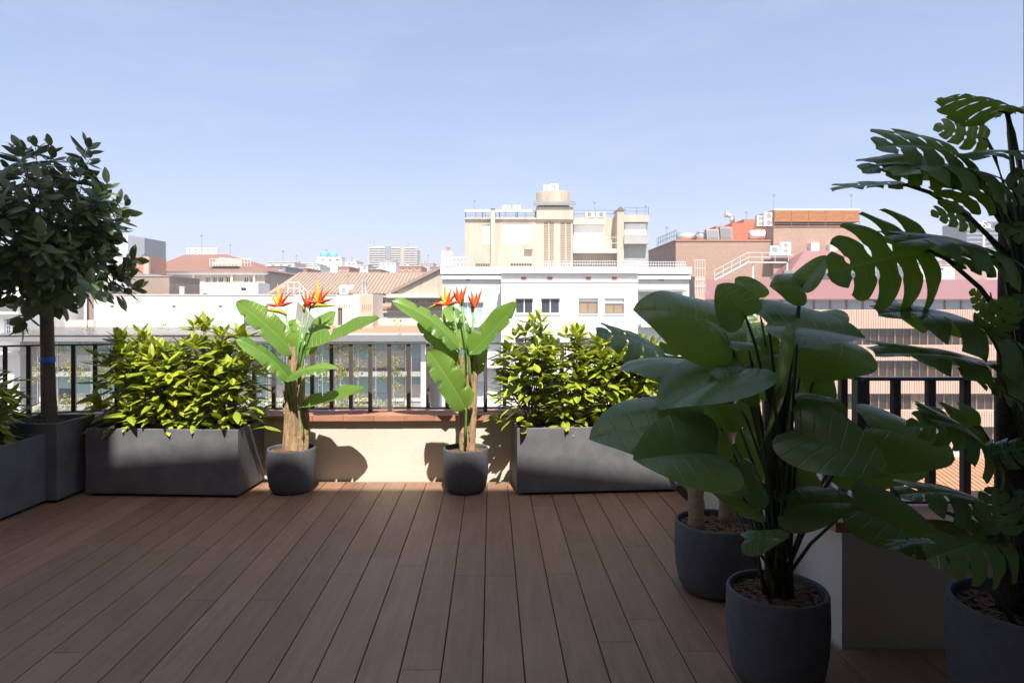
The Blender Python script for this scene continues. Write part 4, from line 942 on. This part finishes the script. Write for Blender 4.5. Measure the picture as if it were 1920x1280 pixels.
for k in range(5): obj('slot', pb(MB(), 636+k*4.5, 637.2+k*4.5, 571, 576, 63.95, .06), 'taupe', tw)
for px_, lb in ((680, 'left'), (685.5, 'right')): duct(lb+' silver flue on the chimney block', [P(px_, 552, 65), P(px_, 526, 65), P(px_, 525, 65)], .125, 'flue', cat='flue')
ac(637, 652, 538, 552, 65, 'air conditioner on the pale stair tower')
tl = thing('tiled_hall', (X(650, 90), 90, -20), 'long old hall with grey-brown tiled roof and beige pedimented front', 'building')
fx0, fx1 = X(520, 90), X(930, 90); ez = Z(549, 90); rz = Z(511, 99)
hw = [(X(a, 90), X(b, 90), Z(d, 90), Z(c, 90)) for a, b, c, d in ((701, 722, 561, 569), (775, 785, 561, 568), (806, 817, 561, 568), (700, 713, 589, 602), (719, 727, 589, 604), (765, 786, 589, 604))]
obj('wall', shell(facade(MB(), fx0, fx1, -20, ez-.3, 90, hw, .3), fx0, fx1, -20, ez-.3, 90, 16), 'beige', tl)
for h in hw: window(tl, *h, 90, 'steel_white', 'glass', 2, .3)
obj('cornice', MB().box(fx0-.3, fx1, 89.5, 89.995, ez-.55, ez-.1), 'cream', tl); obj('string_course', MB().box(fx0, fx1, 89.8, 89.996, Z(580, 90), Z(574, 90)), 'brick_orange', tl); obj('string_course', MB().box(fx0, fx1, 89.85, 89.997, Z(586, 90), Z(583, 90)), 'cream', tl)
rfm = MB(); rfm.v = [tuple(v) for v in ((fx0-1.2, 89.3, ez-.1), (fx1, 89.3, ez-.1), (fx1, 99, rz), (X(560, 99), 99, rz), (fx0-1.2, 106, ez-.1), (fx1, 106, ez-.1))]; rfm.f = [[0, 1, 2, 3], [0, 3, 4], [3, 2, 5, 4]]
ro = obj('roof', rfm, 'oldtile', tl)
mb = MB()
for k in range(60):
    x = fx0-.6+k*.49; mb.tube([(x+.0, 89.3, ez-.03), (max(x, X(560, 99)) if x > X(545, 95) else x+1.5, 98.9 if x > X(545, 95) else 93, rz+.06 if x > X(545, 95) else ez+(rz-ez)*.38)], .09, 4)
o = obj('tile_ridges', mb, 'oldtile', ro); o['kind'] = 'stuff'
for a, b, c, d in ((635, 650, 522, 528), (651, 661, 514, 519)):
    p = [P(a, d, 90.5), P(b, d, 90.5), P(b+4, c, 92.5), P(a+4, c, 92.5)]
    for v in p: v.z = ez-.1+(v.y-89.3)/(99-89.3)*(rz-ez+.1)+.1
    obj('skylight', MB().prism(p, (0, 0, .08)), 'offwhite', ro)
g0, g1, g2 = P(733, 551, 88.6), P(917, 551, 88.6), P(825, 505, 88.6)
pe = obj('pediment', MB().prism([g0, g1, g2], (0, 2.5, 0)), 'beige', tl)
for a, b in ((g0, g2), (g2, g1)):
    d = Vector((0, 0, .42)); obj('raking_cornice', MB().prism([a+Vector((0, -.5, 0)), b+Vector((0, -.5, 0)), b+d+Vector((0, -.5, 0)), a+d+Vector((0, -.5, 0))], (0, 3.2, 0)), 'taupe', pe)
obj('pediment_base', MB().box(g0.x-.5, g1.x+.5, 88.0, 88.595, g0.z-.5, g0.z), 'cream', pe)
lt = thing('terracotta_roof', P(720, 628, 62), 'low flat terracotta terrace roof right of the solar panels', 'roof')
obj('slab', MB().prism([P(592, 627, 58.5), P(830, 627, 58.5), P(830, 612, 66), P(592, 612, 66)], (0, 0, .1)), 'terracotta', lt); obj('wall', pb(MB(), 592, 830, 598, 612, 66.1, 4), 'cream', lt); obj('kerb', pb(MB(), 590, 832, 625, 628.5, 58.2, .28), 'offwhite', lt)
# hip roofed building, left
hb = thing('hip_roof_building', (X(390, 110), 110, -20), 'building with red-brown hipped roof and a row of dark windows', 'building')
hx0, hx1 = X(283, 110), X(497, 110); hz = Z(509, 110)
ww = [(X(a, 110), X(a+8, 110), Z(529, 110), Z(519, 110)) for a in (316, 327, 339, 351, 385, 398, 410, 423, 457, 469)]
obj('wall', shell(facade(MB(), hx0, hx1, -20, hz, 110, ww, .3), hx0, hx1, -20, hz, 110, 16), 'beige', hb)
for h in ww: window(hb, *h, 110, 'steel_white', 'glass', 1, .3)
obj('eave', MB().box(hx0-.6, hx1+.6, 109.3, 109.99, hz-.5, hz), 'offwhite', hb)
for px_ in (320, 362, 434, 476): obj('pier', pb(MB(), px_-2, px_+2, 512, 531, 109.6, .38), 'cream', hb)
mb = MB(); mb.v = [tuple(v) for v in ((hx0-1, 109, hz), (hx1+1, 109, hz), (hx1+1, 127, hz), (hx0-1, 127, hz), (X(348, 118), 118, Z(477, 118)), (X(425, 118), 118, Z(477, 118)))]; mb.f = [[0, 1, 5, 4], [1, 2, 5], [2, 3, 4, 5], [3, 0, 4]]
obj('roof', mb, 'rooftile', hb)
dm = obj('dormer', MB().prism([P(393, 499, 110), P(446, 499, 110), P(432, 484, 110), P(412, 482, 110)], (0, 6, 0)), 'beige', hb); rails(dm, [P(393, 499, 109.7), P(470, 499, 109.7)], 1.2, 'steel_white', .5, .03)
for k in range(5): ac(350+k*11.6, 360.5+k*11.6, 465, 477.5, 119, ('first', 'second', 'third', 'fourth', 'fifth')[k]+' from left of the five air conditioners on the hipped roof', 2)
wa = bld('white_annex', 318, 484, 530, 104, 5, 'white', 'low white annex in front of the hipped-roof building', wins=((358, 370, 539, 546), (451, 462, 539, 546), (380, 388, 549, 554), (363, 370, 549, 554)), wk=dict(pm='glass', mull=0))
br_ = bld('brown_block', 240, 317.5, 518, 82, 8, 'taupe', 'plain brown rendered block left of the hipped-roof building'); obj('coping', pb(MB(), 239.5, 318, 516.8, 518, 81.9, 8.2), 'beige_dark', br_)
wk_ = bld('white_strip_house', 172, 239.5, 510, 84, 8, 'white', 'white and grey house half hidden behind the tree crown'); obj('grey_panel', pb(MB(), 195, 230, 535, 556, 83.9, .09), 'slate', wk_)
bc = bld('brick_chimney_stack', 240, 278, 481, 96, 5, 'brick_orange', 'orange brick stack beside the tree crown'); obj('pier', pb(MB(), 269, 279, 481.5, 520, 95.5, .49), 'beige_dark', bc)
gs = bld('grey_slab_tower', 240, 271, 446, 130, 8, 'slate', 'grey metal-clad tower beside the tree crown'); obj('white_side', pb(MB(), 207, 239.7, 440, 500, 131, 6), 'white', gs)
bw2 = bld('brown_party_wall', 60, 175.5, 545, 70, 8, 'taupe', 'brown party wall seen behind the tree trunk'); obj('low_cream_wall', pb(MB(), 60, 175, 600, 640, 66, .4), 'cream', bw2); obj('downpipe', MB().tube([P(160, 640, 65.8), P(160, 560, 65.8)], .12, 6), 'steel_white', bw2)
lb_ = bld('white_balcony_building', -160, 38, 480, 60, 9, 'white', 'white building with balconies at the left edge', wins=((8, 30, 597, 625), (-30, -5, 597, 625), (8, 30, 520, 548), (-30, -5, 520, 548)), wk=dict(pm='glass', mull=1))
for q0 in (566, 584, 626, 660): obj('balcony', pb(MB(), -40, 34 if q0 != 566 else 20, q0, q0+5, 58.8, 1.19), 'white', lb_)
rails(lb_, [P(12, 626, 59), P(30, 626, 59)], .75, 'steel_white', .15, .015)
# far skyline
ft = thing('apartment_tower', (X(736, 300), 300, -20), 'distant pale apartment tower with stacked balconies on the skyline', 'building')
obj('wall', pb(MB(), 692, 780, 466, 640, 301.5, 14), 'beige', ft)
for k in range(11):
    z = 464+k*4.2
    for a, b in ((690, 722), (733, 750), (757, 782)): obj('balcony', pb(MB(), a, b, z, z+1.7, 300, 1.49), 'offwhite', ft)
    for a in (694, 703, 712, 736, 744, 761, 770): obj('window', pb(MB(), a, a+5, z+1.9, z+4, 301.4, .2), 'slate', ft)
obj('core', pb(MB(), 722.5, 732.5, 462, 640, 300.6, 6), 'slate', ft); obj('roof_room', pb(MB(), 700, 720, 462, 466, 304, 6), 'offwhite', ft)
for i, (a, b, c, Y_, m_, lb) in enumerate((
    (595, 640, 482, 200, 'white', 'white block with blue water tanks on the skyline'), (640, 668, 489, 205, 'white', 'lower white block right of the blue tanks'), (545, 594, 494, 190, 'cream', 'cream skyline house left of the white block with tanks'),
    (500, 552, 492, 170, 'offwhite', 'long pale skyline house right of the hipped roof'), (633, 655, 500, 150, 'brick_orange', 'small orange house below the white skyline blocks'), (655, 690, 497, 160, 'offwhite', 'white house with red shutters left of the distant tower'),
    (712, 742, 490, 150, 'white', 'white house in front of the distant tower'), (745, 790, 499, 155, 'brick_orange', 'brick skyline house right of the distant tower'), (786, 812, 493, 230, 'grey_conc', 'grey skyline house near the white building'),
    (806, 826, 500, 140, 'brick', 'pink house just left of the white building'), (535, 575, 503, 135, 'brick_orange', 'orange brick house above the old tiled roof'), (690, 714, 505, 140, 'rooftile', 'low reddish house below the distant tower'),
    (575, 600, 498, 180, 'offwhite', 'small pale house left of the white block with tanks'), (478, 535, 499, 120, 'slate', 'grey metal roofed house right of the hipped roof'),
    (1760, 1850, 489, 150, 'brick', 'pink house seen between monstera leaves'), (1700, 1790, 497, 120, 'offwhite', 'white roof house left of the pink one between leaves'), (1850, 1990, 494, 170, 'cream', 'pale house behind the tall monstera'))):
    w_ = [(a+(b-a)*(.15+.3*k), a+(b-a)*(.3+.3*k), c+4, c+8) for k in range(3)] if b-a < 60 else [(a+6+k*14, a+14+k*14, c+5, c+11) for k in range(int((b-a-10)/14))]
    t = bld('skyline_house', a, b, c, Y_, 10, m_, lb, wins=w_, wk=dict(pm='glass', mull=0, fw=.12))
    obj('coping', pb(MB(), a-.4, b+.4, c-.8, c, Y_-.15, 10.3), 'offwhite', t)
    if i == 0:
        for px_ in (608, 625): obj('tank', MB().lathe([(1.2, 0), (1.3, .9), (.8, 1.5), (0, 1.6)], (X(px_, 204), 204, Z(481, 204)), 16), 'tank', t, True)
q = random.Random(21)
for i, (px_, py_, Y_, pl) in enumerate(((512, 493, 170, 'long pale skyline house'), (560, 495, 190, 'cream skyline house'), (586, 499, 180, 'small pale house left of the tanks'), (648, 490, 205, 'lower white skyline block'), (668, 498, 160, 'white house with red shutters'),
        (726, 491, 150, 'white house before the distant tower'), (764, 500, 155, 'brick house right of the distant tower'), (797, 494, 230, 'grey skyline house'), (470, 498, 124, 'right end of the hipped roof'), (296, 506, 112, 'left end of the hipped roof'))):
    t = thing('chimney', P(px_, py_, Y_+2), 'small roof chimney on the '+pl, 'chimney', 'small far chimneys'); w_ = .004*Y_*.7; b = P(px_, py_+.5, Y_+2); h_ = q.uniform(3, 6)/F*Y_
    obj('stack', MB().box(b.x-w_/2, b.x+w_/2, b.y, b.y+w_, b.z, b.z+h_), 'brick_orange' if i % 2 else 'offwhite', t); obj('cap', MB().box(b.x-w_*.65, b.x+w_*.65, b.y-w_*.15, b.y+w_*1.15, b.z+h_, b.z+h_*1.15), 'grey_conc', t)
for i, (px_, a, b, Y_, lb) in enumerate(((556, 478, 495, 190, 'mast on the cream skyline house'), (660, 482, 498, 160, 'mast on the white house with red shutters'), (702, 452, 463, 305, 'mast on the distant tower roof'), (765, 455, 465, 302, 'second mast on the distant tower'), (803, 478, 494, 230, 'mast on the grey skyline house'),
        (432, 458, 478, 114, 'mast right of the hipped roof dormer'), (1115, 378, 403, 62, 'mast on the beige roof above the large shutter'), (1210, 385, 403, 62, 'mast at the right corner of the beige roof'), (890, 375, 396, 63, 'mast on the pergola of the beige building'), (1250, 425, 452, 84, 'mast on the left flank of the brick building'))): antenna(px_, a, b, Y_, lb)
sg = thing('sign_tower', (X(1840, 250), 250, -20), 'dark office tower with white rooftop lettering behind the monstera', 'building')
obj('wall', pb(MB(), 1812, 1880, 416, 640, 250, 14), 'navy', sg)
for k in range(9): obj('window_band', pb(MB(), 1813, 1879, 428+k*8, 431.5+k*8, 249.9, .2), 'slate', sg)
obj('white_fin', pb(MB(), 1843, 1847, 432, 640, 249.5, .39), 'white', sg)
cu = bpy.data.curves.new('lettering', 'FONT'); cu.body = 'Sa'; cu.size = 3.9; cu.extrude = .1
to = bpy.data.objects.new('lettering_src', cu); col.objects.link(to); dg = bpy.context.evaluated_depsgraph_get(); tme = bpy.data.meshes.new_from_object(to.evaluated_get(dg)); bpy.data.objects.remove(to)
tme.materials.clear(); tme.materials.append(MATS['signwhite']); lo = bpy.data.objects.new('lettering', tme); col.objects.link(lo); lo.parent = sg; lo.rotation_euler = (R(90), 0, 0); lo.location = Vector((X(1841, 249.6), 249.6, Z(428, 249.6)))-wl(sg)
mb = MB(); n = 24; c_ = P(1836.5, 423, 249.7)
for k in range(n):
    a, b = 6.283*k/n, 6.283*(k+1)/n
    mb.quad(*[(c_.x+r_*math.cos(t_), c_.y, c_.z+r_*math.sin(t_)) for r_, t_ in ((.75, a), (1.35, a), (1.35, b), (.75, b))])
mb.box(c_.x-.3, c_.x+.3, c_.y-.05, c_.y, c_.z-.3, c_.z+.3); obj('logo', mb, 'signwhite', sg)
for px_, a, b, Y_, lb in ((378, 440, 466, 119, 'antenna over the five air conditioners'), (612, 468, 484, 204, 'thin mast on the white block with tanks'), (1399, 397, 412, 84, 'antenna on the orange brick annex'), (1451, 364, 395, 78, 'tall thin mast at the left of the wooden screen'),
        (1596, 364, 394, 78, 'thin mast at the right of the wooden screen'), (531, 470, 494, 170, 'thin mast on the long pale skyline house'), (653, 515, 540, 92, 'antenna beside the stair tower on the old tiled roof')): antenna(px_, a, b, Y_, lb)

# ------------------------------------------------------------------ haze over the city
hz_ = MB().box(-3200, 3200, -700, 3700, -21, 34); hm = bpy.data.materials.new('haze'); hm.use_nodes = True; hn = hm.node_tree; hn.nodes.clear()
ho = hn.nodes.new('ShaderNodeOutputMaterial'); hv = hn.nodes.new('ShaderNodeVolumePrincipled'); hv.inputs['Density'].default_value = 0.0009; hv.inputs['Color'].default_value = (0.93, 0.95, 1.0, 1); hv.inputs['Anisotropy'].default_value = 0.2
hn.links.new(hv.outputs[0], ho.inputs['Volume']); MATS['haze'] = hm
tag(obj('haze', hz_, 'haze'), 'pale even haze over the city', 'haze', kind='stuff')
S.cycles.volume_bounces = 1
